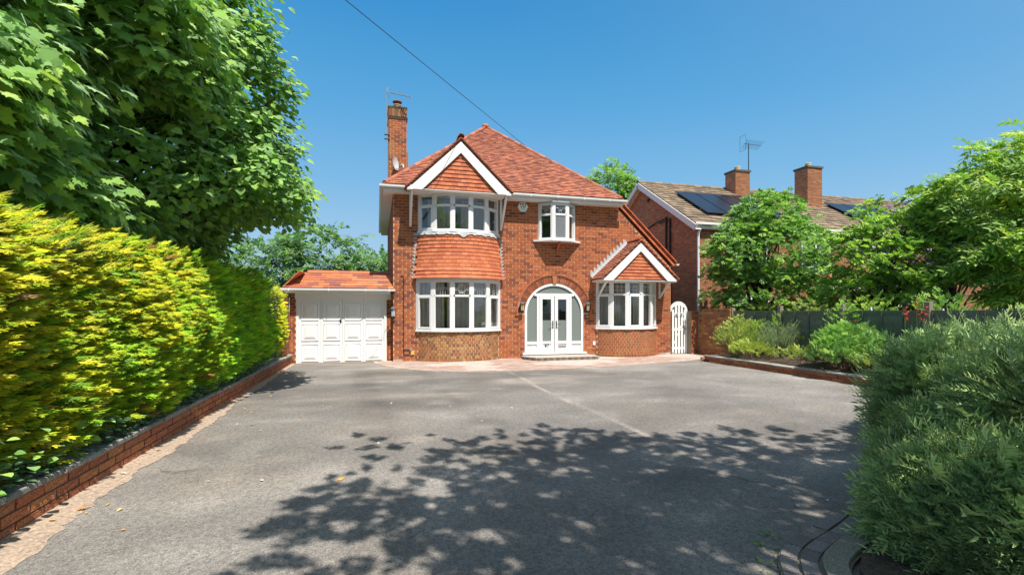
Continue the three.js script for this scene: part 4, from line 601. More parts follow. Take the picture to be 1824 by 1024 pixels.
// ------------------------------------------------------------------ low retaining walls, coping and boundary wall
function lowWall(name, label, { x, z0, z1, sgn, rows, h, cop, seed, pal, courseH, dark }) {
  const t = thing(name, label, 'wall', [x - sgn * .1, 0, (z0 + z1) / 2]), rnd = RND(seed), core = new MB(); core.box(x - sgn * .006, x - sgn * .21, 0, h, z0, z1); core.build('wall_core', darkMortarM, t);
  const ms = mats(pal, (c) => std({ color: c, map: rp(roughT, 3), bumpMap: rp(roughB, 3), bumpScale: .012, roughness: .95 })), mod = .29, geos = [0, 1, 2, 3].map((q) => { const g = new RoundedBoxGeometry(.085, courseH - .009, mod - .011, 1, .005); const u = g.attributes.uv; for (let i = 0; i < u.count; i++) u.setXY(i, u.getX(i) * .29 + q * .31, u.getY(i) * .08 + q * .17); const p = g.attributes.position, rq = RND(q + 7); for (let i = 0; i < p.count; i++) p.setX(i, p.getX(i) + (rq() - .5) * .004); return g; });
  for (let k = 0; k < rows; k++) for (let z = z0 - (k % 2) * mod / 2 + .02; z + mod / 2 < z1; z += mod) { if (z < z0 - .001 && k % 2 === 0) continue; const m = put('brick', geos[Math.floor(rnd() * 4)], ms[Math.floor(rnd() * ms.length)], t, V(x - sgn * (.040 + rnd() * .007), (k + .5) * courseH, z + mod / 2)); m.rotation.y = (rnd() - .5) * .012; }
  const cm = mats([C(.52, .49, .43), C(.58, .54, .47), C(.46, .43, .38)], (c) => std({ color: c, map: rp(roughT, 2), bumpMap: rp(roughB, 2), bumpScale: .012, roughness: 1 })), cl = .62; let gi = 0;
  for (let z = z0; z < z1 - .05; z += cl) { const l = Math.min(cl, z1 - z) - .008, g = new RoundedBoxGeometry(.26, cop, l, 2, .012); const u = g.attributes.uv; for (let i = 0; i < u.count; i++) u.setXY(i, u.getX(i) * .6 + gi * .37, u.getY(i) * .3); const m = put('coping_stone', g, cm[gi++ % 3], t, V(x - sgn * .112 + (rnd() - .5) * .012, h + cop / 2 + (rnd() - .5) * .008, z + l / 2)); m.rotation.set((rnd() - .5) * .01, (rnd() - .5) * .012, (rnd() - .5) * .02); }
  return t;
}
const ROCK = [C(0.629, 0.2, 0.0832), C(0.702, 0.242, 0.0961), C(0.554, 0.179, 0.0777), C(0.757, 0.295, 0.111), C(0.609, 0.231, 0.102)];
lowWall('retaining_wall', 'low red rough-faced brick wall with concrete coping beneath the conifer hedge', { x: -2.35, z0: -15.1, z1: -.2, sgn: 1, rows: 3, h: .243, cop: .05, seed: 111, pal: ROCK, courseH: .081 });
lowWall('bed_wall', 'low brick edging wall with mossy coping around the flower bed by the fence', { x: 9.45, z0: -12.4, z1: -6.6, sgn: -1, rows: 2, h: .145, cop: .045, seed: 112, pal: ROCK, courseH: .072 });
{
  const s = new MB(); s.quad(V(9.5, .17, -12.3), V(9.5, .17, -6.4), V(11.0, .30, -6.4), V(11.0, .30, -13)); s.quad(V(9.5, .17, -12.3), V(11, .3, -13), V(11, 0, -13), V(9.5, 0, -12.3)); s.build('flower_bed_soil', soilM, null, { kind: 'structure' });
  // end of the bed wall turning towards the fence
  const t = thing('bed_wall_return', 'short brick end of the flower bed wall turning towards the side gate wall', 'wall', [10.1, 0, -12.5]); new MB().box(9.46, 10.85, 0, .14, -12.62, -12.42).build('wall_core', darkMortarM, t);
  const ms = mats(ROCK, brickM); for (let k = 0; k < 2; k++) for (let i = 0; i < 5; i++) put('brick', new MB().box(-.138, .138, -.031, .031, -.04, .04).geo(), ms[(i + k) % 5], t, V(9.60 + i * .285 - k * .1, .036 + k * .072, -12.60)); for (let i = 0; i < 3; i++) put('coping_stone', new RoundedBoxGeometry(.47, .045, .26, 1, .01), concreteM, t, V(9.70 + i * .48, .17, -12.52));
}
{ // wall between side gate and fence, and the gate pier
  const t = thing('boundary_wall', 'chest-high weathered brick wall between the white side gate and the green fence', 'wall', [10.9, 0, -14]), wl = new MB(); wl.box(10.80, 11.0, 0, 1.50, -14.68, -13.12); wl.box(10.52, 10.80, 0, 1.52, -14.93, -14.70); const w = wl.build('wall_core', mats([C(.30, .24, .17)], (c) => std({ color: c, roughness: 1, map: rp(grainT, 3) }))[0], t);
  bricks(w, { origin: V(10.80, 0, 0), along: Z, out: V(-1, 0, 0), y0: 0, y1: 1.5, spans: () => [[-14.66, -13.125]], pal: BUFF, ms: buffMs, many: 200, seed: 121 }); bricks(w, { origin: V(0, 0, -14.70), along: X, out: Z, y0: 0, y1: 1.5, spans: () => [[10.525, 10.80]], pal: RED, ms: redMs, many: 60, seed: 122, module: .28 }); bricks(w, { origin: V(0, 0, -13.12), along: X, out: Z, y0: 0, y1: 1.5, spans: () => [[10.805, 11]], pal: BUFF, seed: 123, plain: true });
  for (let z = -14.66, k = 0; z < -13.13; z += .078, k++) put('coping_brick', new RoundedBoxGeometry(.225, .09, .07, 1, .008), buffMs[[1, 4, 7, 0][k % 4]], t, V(10.9, 1.545, z + .035));
}
{ // white picket side gate
  const t = thing('side_gate', 'white arched picket gate numbered 67 beside the house', 'gate', [10.2, 0, -15.0]), z = -15.0, n = 5, pw = .082, gap = (10.50 - 9.94 - n * pw) / (n - 1);
  const tops = [1.58, 1.70, 1.74, 1.70, 1.58];
  for (let i = 0; i < n; i++) { const x = 9.94 + i * (pw + gap), s = pathXY([[0, .04], [pw, .04], [pw, tops[i] - (i < 2 ? 0 : i > 2 ? .05 : .01)], [pw / 2, tops[i] + .005], [0, tops[i] - (i < 2 ? .05 : i > 2 ? 0 : .01)]]); put('pale', new THREE.ExtrudeGeometry(s, { depth: .02, bevelEnabled: false }), boardM, t, V(x, 0, z)); }
  for (const y of [.22, .88, 1.42]) new MB().box(9.94, 10.50, y - .045, y + .045, z - .03, z - .002).build('rail', boardM, t);
  const hood = []; for (let i = 0; i <= 14; i++) { const a = Math.PI * i / 14; hood.push([10.22 - .36 * Math.cos(a), 1.50 + .36 * Math.sin(a)]); } for (let i = 14; i >= 0; i--) { const a = Math.PI * i / 14; hood.push([10.22 - .29 * Math.cos(a), 1.50 + .22 * Math.sin(a)]); }
  put('arched_head', new THREE.ExtrudeGeometry(pathXY(hood), { depth: .024, bevelEnabled: false }), boardM, t, V(0, 0, z - .028)); new MB().bar(V(9.97, .26, z - .018), V(10.47, 1.38, z - .018), .02, .07, Z).build('brace', boardM, t);
  new MB().box(10.50, 10.53, 0, 1.55, z - .03, z + .05).build('gate_post', boardM, t);
  for (const [d, x] of [['6', 10.12], ['7', 10.31]]) put('number', text(d, .13, .006), blackM, t, V(x, 1.36, z + .0205));
  put('latch', new RoundedBoxGeometry(.05, .09, .02, 1, .006), steelM, t, V(10.45, .90, z + .03));
  new MB().box(9.88, 9.98, 0, .09, F - .05, F + .06).build('stop_block', concreteM, t);
}
// ------------------------------------------------------------------ green panel fence on concrete posts
{
  const f = thing('panel_fence', 'dark green lapped panel fence on concrete posts behind the flower bed', 'fence', [10.9, 0, -9]), fx = 10.9, zs = [-13.12, -11.2, -9.3, -7.38, -5.45, -3.5, -1.6], rnd = RND(131), gm = [C(.15, .20, .14), C(.17, .225, .16), C(.13, .175, .125)].map((c) => std({ color: c, map: rp(streakT, 1.2), bumpMap: rp(roughB, 2), bumpScale: .004, roughness: .85 })), pm = std({ color: C(.42, .37, .28), map: rp(roughT, 2), bumpMap: rp(roughB, 2), bumpScale: .008, roughness: 1 });
  zs.forEach((z, i) => { const h = [1.62, 1.66, 1.66, 1.70, 1.62, 1.62, 1.62][i], g = new RoundedBoxGeometry(.11, h - .1, .11, 1, .012); put('concrete_post', g, pm, f, V(fx, .1 + (h - .1) / 2, z)); });
  for (let i = 0; i < zs.length - 1; i++) {
    const a = zs[i] + .055, b = zs[i + 1] - .055, p = put('fence_panel', new MB().box(fx - .012, fx + .022, 1.49, 1.525, a, b).geo(), gm[0], f, V(0, 0, 0)), n = 10, bh = 1.14 / n;
    for (let k = 0; k < n; k++) { const bd = put('board', new MB().obox(V(0, 0, 0), Z, V(-.12, 1, 0).normalize().negate().negate(), V(-1, -.12, 0).normalize(), b - a - .02, bh + .022, .010, null, [rnd() * 2, rnd()]).geo(), gm[Math.floor(rnd() * 3)], p, V(fx + (rnd() - .5) * .004, .36 + (k + .5) * bh, (a + b) / 2)); bd.rotation.x = (rnd() - .5) * .006; }
    for (let k = 0; k < 5; k++) new MB().box(fx - .032, fx - .014, .34, 1.49, a + (b - a) * k / 4 - (k === 4 ? .04 : k === 0 ? 0 : .02), a + (b - a) * k / 4 + (k === 0 ? .04 : k === 4 ? 0 : .02)).build('batten', gm[2], p);
  }
}
// ------------------------------------------------------------------ neighbouring pair of houses
{
  const n = thing('neighbour_house', 'long brick house with brown pantile roof, white bargeboard and two chimneys beyond the fence', 'house', [20, 0, -21]), x0 = 12.6, x1 = 30, zf = -17.2, zb = -25.7, ey = 5.1, rz = -21.45, ry = 7.73;
  const gableTop = (y) => y < ey ? [zb, zf] : [lerp(zb, rz, (y - ey) / (ry - ey)), lerp(zf, rz, (y - ey) / (ry - ey))];
  const sh = new THREE.ExtrudeGeometry(pathXY([[-zf, 0], [-zf, ey], [-rz, ry - .1], [-zb, ey], [-zb, 0]]), { depth: .25, bevelEnabled: false }); sh.rotateY(Math.PI / 2);
  const wl = new MB(); wl.box(x0 + .25, x1, 0, ey, zf - .25, zf).box(x0 + .25, x1, 0, ey, zb, zb + .25).box(x1 - .25, x1, 0, ey, zb + .25, zf - .25);
  const g = mergeGeometries([sh.toNonIndexed().translate(x0, 0, 0), wl.geo().toNonIndexed()]), w = at(n); g.translate(-w.x, -w.y, -w.z);
  const mort = std({ color: C(.62, .47, .35), map: rp(grainT, 3), roughness: 1 }), wall = put('wall', g, mort, n, w.clone()), BR = [C(.66, .27, .13), C(.60, .235, .115), C(.70, .32, .155), C(.53, .215, .12), C(.64, .29, .155), C(.47, .20, .125)], FR = [C(.50, .20, .085), C(.45, .175, .075), C(.55, .24, .10), C(.42, .155, .07)];
  bricks(wall, { origin: V(x0, 0, 0), along: Z, out: V(-1, 0, 0), y0: 0, y1: 7.5, spans: (y) => { const [a, b] = gableTop(Math.max(y, ey) === y ? y + .05 : y); return [[a + .02, b - .01]]; }, pal: BR, ms: mats(BR, brickM), many: 300, seed: 141, module: .225, course: .075 });
  bricks(wall, { origin: V(0, 0, zf), along: X, out: Z, y0: 0, y1: 5.1, spans: () => [[x0 + .005, x1]], pal: FR, seed: 142, module: .225, course: .075, plain: true });
  // roof
  const ov = .28, pf = V(0, ry - ey, rz - zf).normalize(), E = (x, s) => V(x, ey - .05, zf + .22).addScaledVector(pf, s), L = Math.hypot(ry - ey, rz - zf) + .26, pb = V(0, ry - ey, zb * -1 + rz).normalize(), rf = slab([E(x0 - ov, 0), E(x1, 0), E(x1, L), E(x0 - ov, L)], .1).build('roof', std({ color: C(.20, .15, .10), roughness: 1 }), n);
  slab([V(x1, ey - .05, zb - .2), V(x0 - ov, ey - .05, zb - .2), E(x0 - ov, L), E(x1, L)], .1).build('rear_slope', std({ color: C(.20, .15, .10), roughness: 1 }), rf);
  const PAN = [C(.27, .19, .115), C(.215, .15, .095), C(.33, .235, .145), C(.18, .13, .09), C(.29, .21, .135)];
  tiles(rf, { o: E(0, 0), along: X, up: pf, len: L, span: () => [x0 - ov, x1], pal: PAN, ms: mats(PAN, tileM), many: 200, seed: 143, gauge: .30, w: .30, thick: .05, tilt: .10, jit: .02, name: 'pantile' });
  ridgeTiles(rf, E(x0 - ov, L + .02), E(x1, L + .02), .13, null, .45, 'ridge_tile', mats(PAN, tileM));
  { const a = E(x0 - ov - .02, -.06), b = E(x0 - ov - .02, L), c = V(x0 - ov - .02, ey - .1, zb - .2); new MB().bar(a.clone().add(V(0, -.13, 0)), b.clone().add(V(0, -.13, 0)), .045, .24, Y).build('bargeboard', boardM, n); new MB().bar(c, b.clone().add(V(0, -.13, 0)), .045, .24, Y).build('bargeboard', boardM, n);
    const s = new MB(); s.quad(a.clone().add(V(.02, -.2, 0)), a.clone().add(V(.3, -.2, 0)), b.clone().add(V(.3, -.2, 0)), b.clone().add(V(.02, -.2, 0))); s.quad(c.clone().add(V(.02, -.08, 0)), b.clone().add(V(.02, -.2, 0)), b.clone().add(V(.3, -.2, 0)), c.clone().add(V(.3, -.08, 0))); s.build('soffit', std({ color: C(.8, .8, .78), roughness: .5, side: THREE.DoubleSide }), n); }
  new MB().box(x0 - ov, x1, ey - .24, ey - .04, zf + .17, zf + .2).build('fascia', boardM, n); new MB().box(x0 - .2, x1, ey - .24, ey - .22, zf, zf + .17).build('soffit', boardM, n); new MB().tube([V(x0 - ov, ey - .06, zf + .26), V(x1, ey - .06, zf + .26)], .055, .055, 8).build('gutter', whiteM, n);
  new MB().tube([V(x0 - .02, ey - .2, zf + .22), V(x0 - .02, ey - .42, zf + .08), V(x0 - .02, .1, zf + .08)], .05, .05, 8).build('downpipe', std({ color: C(.72, .76, .82), roughness: .4 }), n);
  for (const [z, yt] of [[-19.35, 5.75], [-19.05, 5.62]]) new MB().tube([V(x0 - .07, yt, z), V(x0 - .07, .1, z)], .045, .045, 8).build('soil_pipe', blackM, n);
  new MB().tube([V(x0 - .07, 5.70, -19.35), V(x0 - .07, 5.62, -20.3), V(x0 - .05, 5.5, -20.9)], .03, .03, 7).build('waste_pipe', blackM, n); new MB().tube([V(x0 - .07, 5.62, -19.05), V(x0 - .07, 5.56, -19.9)], .026, .026, 7).build('waste_pipe', blackM, n); put('vent', new RoundedBoxGeometry(.08, .14, .18, 1, .02), blackM, n, V(x0 - .04, 6.85, -20.9));
  for (const [cx, cz, wd, dp, top, lo, many] of [[17.75, -21.0, .85, .75, 8.55, 6.8, 100], [21.3, -20.1, .9, .8, 8.75, 6.2, 150]]) {
    const c = put('chimney', new MB().box(cx - wd / 2, cx + wd / 2, lo, top, cz - dp / 2, cz + dp / 2).geo(), mort, n, V(0, 0, 0)), sp = (a, b) => () => [[a, b]];
    bricks(c, { origin: V(0, 0, cz + dp / 2), along: X, out: Z, y0: lo, y1: top, spans: sp(cx - wd / 2, cx + wd / 2), pal: FR, ms: mats(FR, brickM), many, seed: 150 + many, course: .075, module: .225 }); bricks(c, { origin: V(cx - wd / 2, 0, 0), along: Z, out: V(-1, 0, 0), y0: lo, y1: top, spans: sp(cz - dp / 2, cz + dp / 2), pal: BR, seed: 151, course: .075, module: .225, plain: true }); bricks(c, { origin: V(cx + wd / 2, 0, 0), along: V(0, 0, -1), out: X, y0: lo, y1: top, spans: sp(-cz - dp / 2, -cz + dp / 2), pal: BR, seed: 152, course: .075, module: .225, plain: true });
    new MB().box(cx - wd / 2 - .05, cx + wd / 2 + .05, top, top + .09, cz - dp / 2 - .05, cz + dp / 2 + .05).build('chimney_cap', std({ color: C(.16, .14, .12), roughness: 1, map: rp(roughT, 2) }), c);
    put('chimney_pot', new THREE.LatheGeometry([[.15, 0], [.14, .2], [.155, .22], [.155, .25], [.12, .25], [.11, 0]].map(([a, b]) => new THREE.Vector2(a, b)), 14), std({ color: C(.52, .40, .22), roughness: .9 }), c, V(cx, top + .09, cz));
    new MB().box(cx - wd / 2 - .06, cx + wd / 2 + .06, lo + (cx > 20 ? .28 : .3), lo + (cx > 20 ? .46 : .42), cz + dp / 2 + .004, cz + dp / 2 + .03).build('lead_flashing', leadM, c);
  }
  // windows and a lean-to porch on the front, mostly behind the trees
  for (const [x, y, wd, h] of [[15.2, 3.2, 1.6, 1.3], [18.6, 3.2, 1.6, 1.3], [22.6, 3.2, 1.8, 1.3], [26, 3.2, 1.6, 1.3], [15.2, .9, 1.8, 1.3], [23, .9, 2.2, 1.4]]) {
    const wf = new MB(); for (const s of [0, 1, 2]) wf.box(x - wd / 2 + s * (wd - .07) / 2, x - wd / 2 + .07 + s * (wd - .07) / 2, y, y + h, zf + .005, zf + .06); wf.box(x - wd / 2 + .07, x + wd / 2 - .07, y, y + .07, zf + .006, zf + .058).box(x - wd / 2 + .07, x + wd / 2 - .07, y + h - .07, y + h, zf + .006, zf + .058); const win = wf.build('window', whiteM, n);
    for (const s of [-1, 1]) put('pane', new THREE.PlaneGeometry(wd / 2 - .1, h - .14), std({ color: C(.05, .06, .07), roughness: .05 }), win, V(x + s * (wd / 4 - .015), y + h / 2, zf + .025)); new MB().box(x - wd / 2 - .05, x + wd / 2 + .05, y - .06, y, zf + .005, zf + .1).build('sill', whiteM, win);
  }
  { const px0 = 18.6, px1 = 24.5, pz = -15.9, p = slab([V(px0, 2.55, pz), V(px1, 2.55, pz), V(px1, 3.15, zf), V(px0, 3.15, zf)], .08).build('porch_roof', std({ color: C(.4, .09, .05), roughness: .9 }), n), u = V(0, .6, zf - pz).normalize(); tiles(p, { o: V(0, 2.55, pz), along: X, up: u, len: 1.4, span: () => [px0, px1], pal: [C(.45, .10, .055), C(.40, .085, .05), C(.5, .13, .07)], seed: 160, gauge: .2, w: .25, thick: .025 });
    new MB().box(px0, px1, 2.35, 2.5, pz + .02, pz + .05).build('porch_fascia', boardM, n); for (const x of [18.7, 20.2, 21.7, 23.2, 24.4]) new MB().box(x - .05, x + .05, 0, 2.35, pz - .1, pz).build('porch_post', boardM, n); }
}
{ // solar panels lying on the neighbour's roof
  const pf = V(0, 2.63, -4.25).normalize(), nrm = V().crossVectors(X, pf).normalize(), cell = tex(128, (x, y) => { const l = x % 21 < 1 || y % 21 < 1; return l ? [.20, .24, .32] : [.055, .075, .12]; }), pm = phy({ color: C(1, 1, 1), map: cell, roughness: .3, specularIntensity: 1 }), fm = std({ color: C(.02, .02, .022), roughness: .4, metalness: .5 });
  const spots = []; for (let k = 0; k < 4; k++) spots.push([13.95 + k * 1.04, .92, 1.0, 2.75]); for (let k = 0; k < 3; k++) spots.push([22.75 + k * 1.1, 1.75, 1.06, 1.9]);
  spots.forEach(([x, s, w, l], k) => {
    const c = V(x, 5.05, -16.98).addScaledVector(pf, s + l / 2).addScaledVector(nrm, .16), t = thing('solar_panel', k < 4 ? 'dark blue solar panel in the row near the white bargeboard of the pantile roof' : 'dark blue solar panel in the short row past the taller neighbouring chimney', 'solar panel', [c.x, c.y - .1, c.z], k < 4 ? 'solar panels near the gable' : 'solar panels past the tall chimney');
    new MB().obox(c, X, pf, nrm, w, l, .035).build('frame', fm, t); const g = new MB().obox(V(0, 0, 0), X, pf, nrm, w - .05, l - .05, .006).geo(); put('glass', g, pm, t, c.clone().addScaledVector(nrm, .018)); new MB().obox(c.clone().addScaledVector(nrm, -.06).addScaledVector(pf, -l * .3), X, pf, nrm, w, .05, .09).build('mounting_rail', greyMetalM, t);
  });
}
{ // aerial on the first neighbouring chimney
  const t = thing('television_aerial', 'loop aerial on a black mast beside the neighbouring chimney with solar panels below', 'aerial', [18.3, 8.1, -20.9]), b = V(18.3, 8.0, -20.85); new MB().tube([b, V(18.3, 10.1, -20.85)], .025, .02, 6).build('mast', blackM, t);
  for (const y of [8.1, 8.4]) new MB().box(18.1, 18.36, y - .02, y + .02, -20.9, -20.82).build('clamp', blackM, t);
  new MB().tube([V(18.0, 10.05, -20.85), V(18.85, 9.95, -20.6)], .012, .012, 5).build('boom', blackM, t); for (let k = 0; k < 9; k++) { const c = V(18.05 + k * .095, 10.04 - k * .011, -20.83 + k * .027); new MB().tube([c.clone().add(V(-.05, -.16, -.2)), c.clone().add(V(.05, .16, .2))], .008, .008, 4).build('element', blackM, t); }
  for (const s of [-1, 1]) { const m = new MB(); m.tube([V(17.95, 10.05, -21.05), V(17.9, 10.05 + s * .38, -21.0), V(17.9, 10.05 + s * .38, -20.6), V(17.95, 10.05, -20.6)], .01, .01, 4); m.build('reflector', blackM, t); }
}
{ // overhead wire
  const p0 = V(-.57, 7.24, -9.49), dir = V(), p1 = V(7.62, 7.95, -20.7), pts = []; dir.subVectors(p1, p0); for (let i = 0; i <= 30; i++) { const t = -1.1 + 2.1 * i / 30; const q = p0.clone().addScaledVector(dir, t); q.y += .12 * (t * t - t) * .35; pts.push(q); }
  const t = thing('telephone_wire', 'thin dark overhead wire slanting down behind the roof ridge', 'wire', [7.62, 7.95, -20.7]); new MB().tube(pts, .008, .008, 5).build('cable', blackM, t);
}

// ------------------------------------------------------------------ foliage
const bend = (g, k) => { const p = g.attributes.position; for (let i = 0; i < p.count; i++) p.setZ(i, p.getZ(i) - k * p.getY(i) ** 2); g.computeVertexNormals(); return g; };
function leafGeo(len, wid, { fold = .22, seg = 4, curl = 1.2, peak = .42, tip = 1 } = {}) { // blade along +y, upper face +z, folded on its midrib
  const m = new MB(), w = (t) => wid / 2 * Math.pow(Math.sin(Math.PI * Math.pow(t, Math.log(.5) / Math.log(peak))), .8 * tip), row = []; for (let i = 0; i <= seg; i++) { const t = i / seg, x = i === 0 || i === seg ? .0006 : w(t); row.push([V(-x, t * len, x * fold), V(0, t * len, 0), V(x, t * len, x * fold)]); }
  for (let i = 0; i < seg; i++) { const [a, b, c] = row[i], [d, e, f] = row[i + 1]; m.quad(a, b, e, d); m.quad(b, c, f, e); } return bend(m.geo(), curl);
}
function lobedGeo(len) { // five-lobed sycamore blade with its stalk
  const o = [[0, -.02], [.20, -.10], [.34, -.02], [.30, .08], [.52, .20], [.44, .30], [.56, .48], [.36, .46], [.26, .50], [.22, .66], [.24, .78], [.10, .78], [0, 1]], pts = [...o.map(([x, y]) => [x * len, y * len]), ...o.slice(1, -1).reverse().map(([x, y]) => [-x * len, y * len])];
  const g = new THREE.ShapeGeometry(pathXY(pts)), p = g.attributes.position; for (let i = 0; i < p.count; i++) { const x = p.getX(i); p.setZ(i, Math.abs(x) * .22 - .9 * x * x / len * .5); } g.deleteAttribute('uv'); const q = g.toNonIndexed(); bend(q, .9 / len * .25);
  const st = new MB().tube([V(0, -.7 * len, .05 * len), V(0, -.02 * len, 0)], .004, .003, 3).geo(); st.deleteAttribute('uv'); return mergeGeometries([q, st.toNonIndexed()]);
}
function sprigGeo(n, len, leaf, spread, seed, opts = {}) { // a twig with alternate leaves
  const rnd = RND(seed), gs = [], st = new MB().tube([V(0, 0, 0), V(0, len * .5, -.01), V(0, len, -.04 * (opts.droop || 1))], .0035, .0015, 3).geo(); st.deleteAttribute('uv'); gs.push(st.toNonIndexed());
  for (let i = 0; i < n; i++) { const t = (opts.from || .12) + (1 - (opts.from || .12)) * (i + .5) / n, s = i % 2 ? 1 : -1, g = leaf.clone(); g.deleteAttribute('uv'); const k = (.75 + rnd() * .45) * (i === n - 1 ? .9 : 1); const m = new THREE.Matrix4().makeRotationFromEuler(new THREE.Euler((opts.lift ?? .35) + (rnd() - .5) * .6, (rnd() - .5) * .9, i === n - 1 ? 0 : -s * (spread + (rnd() - .5) * .5))); m.setPosition(0, t * len, -.04 * t * t); g.applyMatrix4(m.multiply(new THREE.Matrix4().makeScale(k, k, k))); gs.push(g.index ? g.toNonIndexed() : g); }
  return mergeGeometries(gs);
}
function sprayGeo(len, wid, n, seed, pal) { // flat feathery conifer spray: young tips one colour, older shoots another
  const rnd = RND(seed), m = new MB(), cast = (t, c) => c, shoot = (a, d, l, w, c) => { const s = V(-d.y, d.x, 0).multiplyScalar(w), b = a.clone().addScaledVector(d, l * .45), e = a.clone().addScaledVector(d, l); e.z -= l * .25; m.quad(a, b.clone().add(s), e, b.clone().sub(s), c); };
  for (let i = 0; i < n; i++) { const t = (i + .5) / n, a = V(0, t * len * .86, -.15 * len * t * t), sl = wid * (.35 + .65 * Math.sin(Math.PI * Math.min(1, t * .9 + .18))); for (const s of [-1, 1]) { const an = .40 + (rnd() - .5) * .3, d = V(s * Math.sin(an), Math.cos(an), (rnd() - .5) * .5).normalize(), c = pal[t > .45 ? 0 : 1]; shoot(a, d, sl * (.8 + rnd() * .4), .0065, c); shoot(a.clone().addScaledVector(d, sl * .45), V(s * Math.sin(an * .35), Math.cos(an * .35), (rnd() - .5) * .4).normalize(), sl * .5, .0055, pal[t > .25 ? 0 : 1]); } }
  shoot(V(0, 0, 0), Y.clone(), len * .6, .005, pal[1]); shoot(V(0, len * .5, -.04 * len), Y.clone(), len * .5, .006, pal[0]); return m.geo();
}
const leafMats = new Map();
function foliage(parent, name, geos, list, mat, { own = 0, part = 'leaf', colors, mass = 'foliage' } = {}) { // list: { m, p, c } in world places
  const w = at(parent), pick = own ? frontmost(list, own) : new Set(), rest = geos.map(() => []);
  list.forEach((l, k) => {
    if (pick.has(k)) { const key = mat.uuid + l.ci; if (!leafMats.has(key)) { const mm = mat.clone(); mm.color.copy(colors[l.ci]); leafMats.set(key, mm); } const m = new THREE.Mesh(geos[l.g || 0], leafMats.get(key)); m.name = part; m.castShadow = m.receiveShadow = true; l.m.decompose(m.position, m.quaternion, m.scale); m.position.sub(w); parent.add(m); }
    else rest[l.g || 0].push(l);
  });
  rest.forEach((r, gi) => { if (!r.length) return; const im = new THREE.InstancedMesh(geos[gi], mat, r.length); im.name = mass; im.castShadow = im.receiveShadow = true; const t = new THREE.Matrix4().makeTranslation(-w.x, -w.y, -w.z), q = new THREE.Matrix4(); r.forEach((l, i) => { im.setMatrixAt(i, q.multiplyMatrices(t, l.m)); im.setColorAt(i, l.c); }); im.userData.kind = 'stuff'; parent.add(im); });
}
// place of a leaf: its axis d, upper face as near as may be to n
function leafAt(p, d, n, s) { const y = d.clone().normalize(), x = V().crossVectors(y, n); if (x.lengthSq() < 1e-5) x.set(1, 0, 0); x.normalize(); return orient(p, x, y, V().crossVectors(x, y), s); }
const gauss = (r) => (r() + r() + r() - 1.5) * .9;
const tint = (r, cols) => { const ci = Math.floor(r() * cols.length); return { ci, c: cols[ci].clone().multiplyScalar(.8 + r() * .4) }; };
function tree(name, label, cat, { base, trunk = .16, blobs, clumps, per, clumpR = .42, flat = .6, geos, cols, mat, seed, own = 0, part, group, limbs = 26, top, droop = .35, size = [.8, 1.25], shell = .5, lean = [0, 0], fork = .3, stems = 1, bark = barkM }) {
  const t = thing(name, label, cat, base, group), rnd = RND(seed), B = V(...base), list = [], cents = [], tot = blobs.reduce((s, b) => s + b[6], 0), H = top || Math.max(...blobs.map((b) => b[1])) - base[1];
  for (let k = 0; k < clumps; k++) {
    let q = rnd() * tot, bi = 0; while (q > blobs[bi][6]) q -= blobs[bi++][6]; const b = blobs[bi]; let d; do d = V(rnd() * 2 - 1, rnd() * 2 - 1, rnd() * 2 - 1); while (d.lengthSq() > 1 || d.lengthSq() < .01); d.normalize(); if (d.y < -.75) d.y *= .6;
    const lump = .80 + .42 * fbm(d.x * 2.1 + seed, d.y * 2.1, d.z * 2.1, 3), r = (shell + (1 - shell) * Math.sqrt(rnd())) * lump; cents.push({ p: V(b[0] + d.x * b[3] * r, b[1] + d.y * b[4] * r, b[2] + d.z * b[5] * r), d, b });
  }
  for (const c of cents) {
    const out = c.d.clone().setY(c.d.y * .3 + .1).normalize();
    for (let i = 0; i < per; i++) {
      const o = V(gauss(rnd) * clumpR, gauss(rnd) * clumpR * flat, gauss(rnd) * clumpR), p = c.p.clone().add(o), d = out.clone().multiplyScalar(.8).addScaledVector(o.clone().setY(0), 1.2 / clumpR * .6).add(V((rnd() - .5) * 1.8, -droop + (rnd() - .5) * .7, (rnd() - .5) * 1.8)), n = V((rnd() - .5) * 1.5, .8, (rnd() - .5) * 1.5 + .35).addScaledVector(out, .5);
      if (p.y < .05) continue; list.push({ p, m: leafAt(p, d, n, lerp(size[0], size[1], rnd())), g: Math.floor(rnd() * geos.length), ...tint(rnd, cols) });
    }
  }
  const tk = new MB(), th = H * .55;
  for (let s = 0; s < stems; s++) { const a = s / stems * 6.28 + seed, off = stems > 1 ? .12 : 0, p0 = B.clone().add(V(Math.cos(a) * off, -.05, Math.sin(a) * off)), sp = stems > 1 ? .5 : .1; tk.tube([p0, p0.clone().add(V(lean[0] * .3 + Math.cos(a) * sp * .4, th * .35, lean[1] * .3 + Math.sin(a) * sp * .4)), p0.clone().add(V(lean[0] * .7 + Math.cos(a) * sp * 1.1 + .1, th * .75, lean[1] * .7 + Math.sin(a) * sp)), p0.clone().add(V(lean[0] + Math.cos(a) * sp * 1.7, th * 1.35, lean[1] + Math.sin(a) * sp * 1.5))], trunk, trunk * .35, 9); }
  tk.build('trunk', bark, t); const br = new MB();
  for (let k = 0; k < limbs && k < cents.length; k++) { const c = cents[Math.floor(k * cents.length / limbs)].p, f = fork + rnd() * .75, s = B.clone().add(V(lean[0] * f * .8, th * f, lean[1] * f * .8)), m = s.clone().lerp(c, .5).add(V((rnd() - .5) * .3, .25 + rnd() * .3, (rnd() - .5) * .3)); br.tube([s, s.clone().lerp(m, .5).add(V(0, .08, 0)), m, m.clone().lerp(c, .55), c], trunk * .36, .008, 5); }
  br.build('branches', bark, t); foliage(t, 'crown', geos, list, mat, { own, part: part || 'leaf', colors: cols, mass: 'crown' }); return t;
}
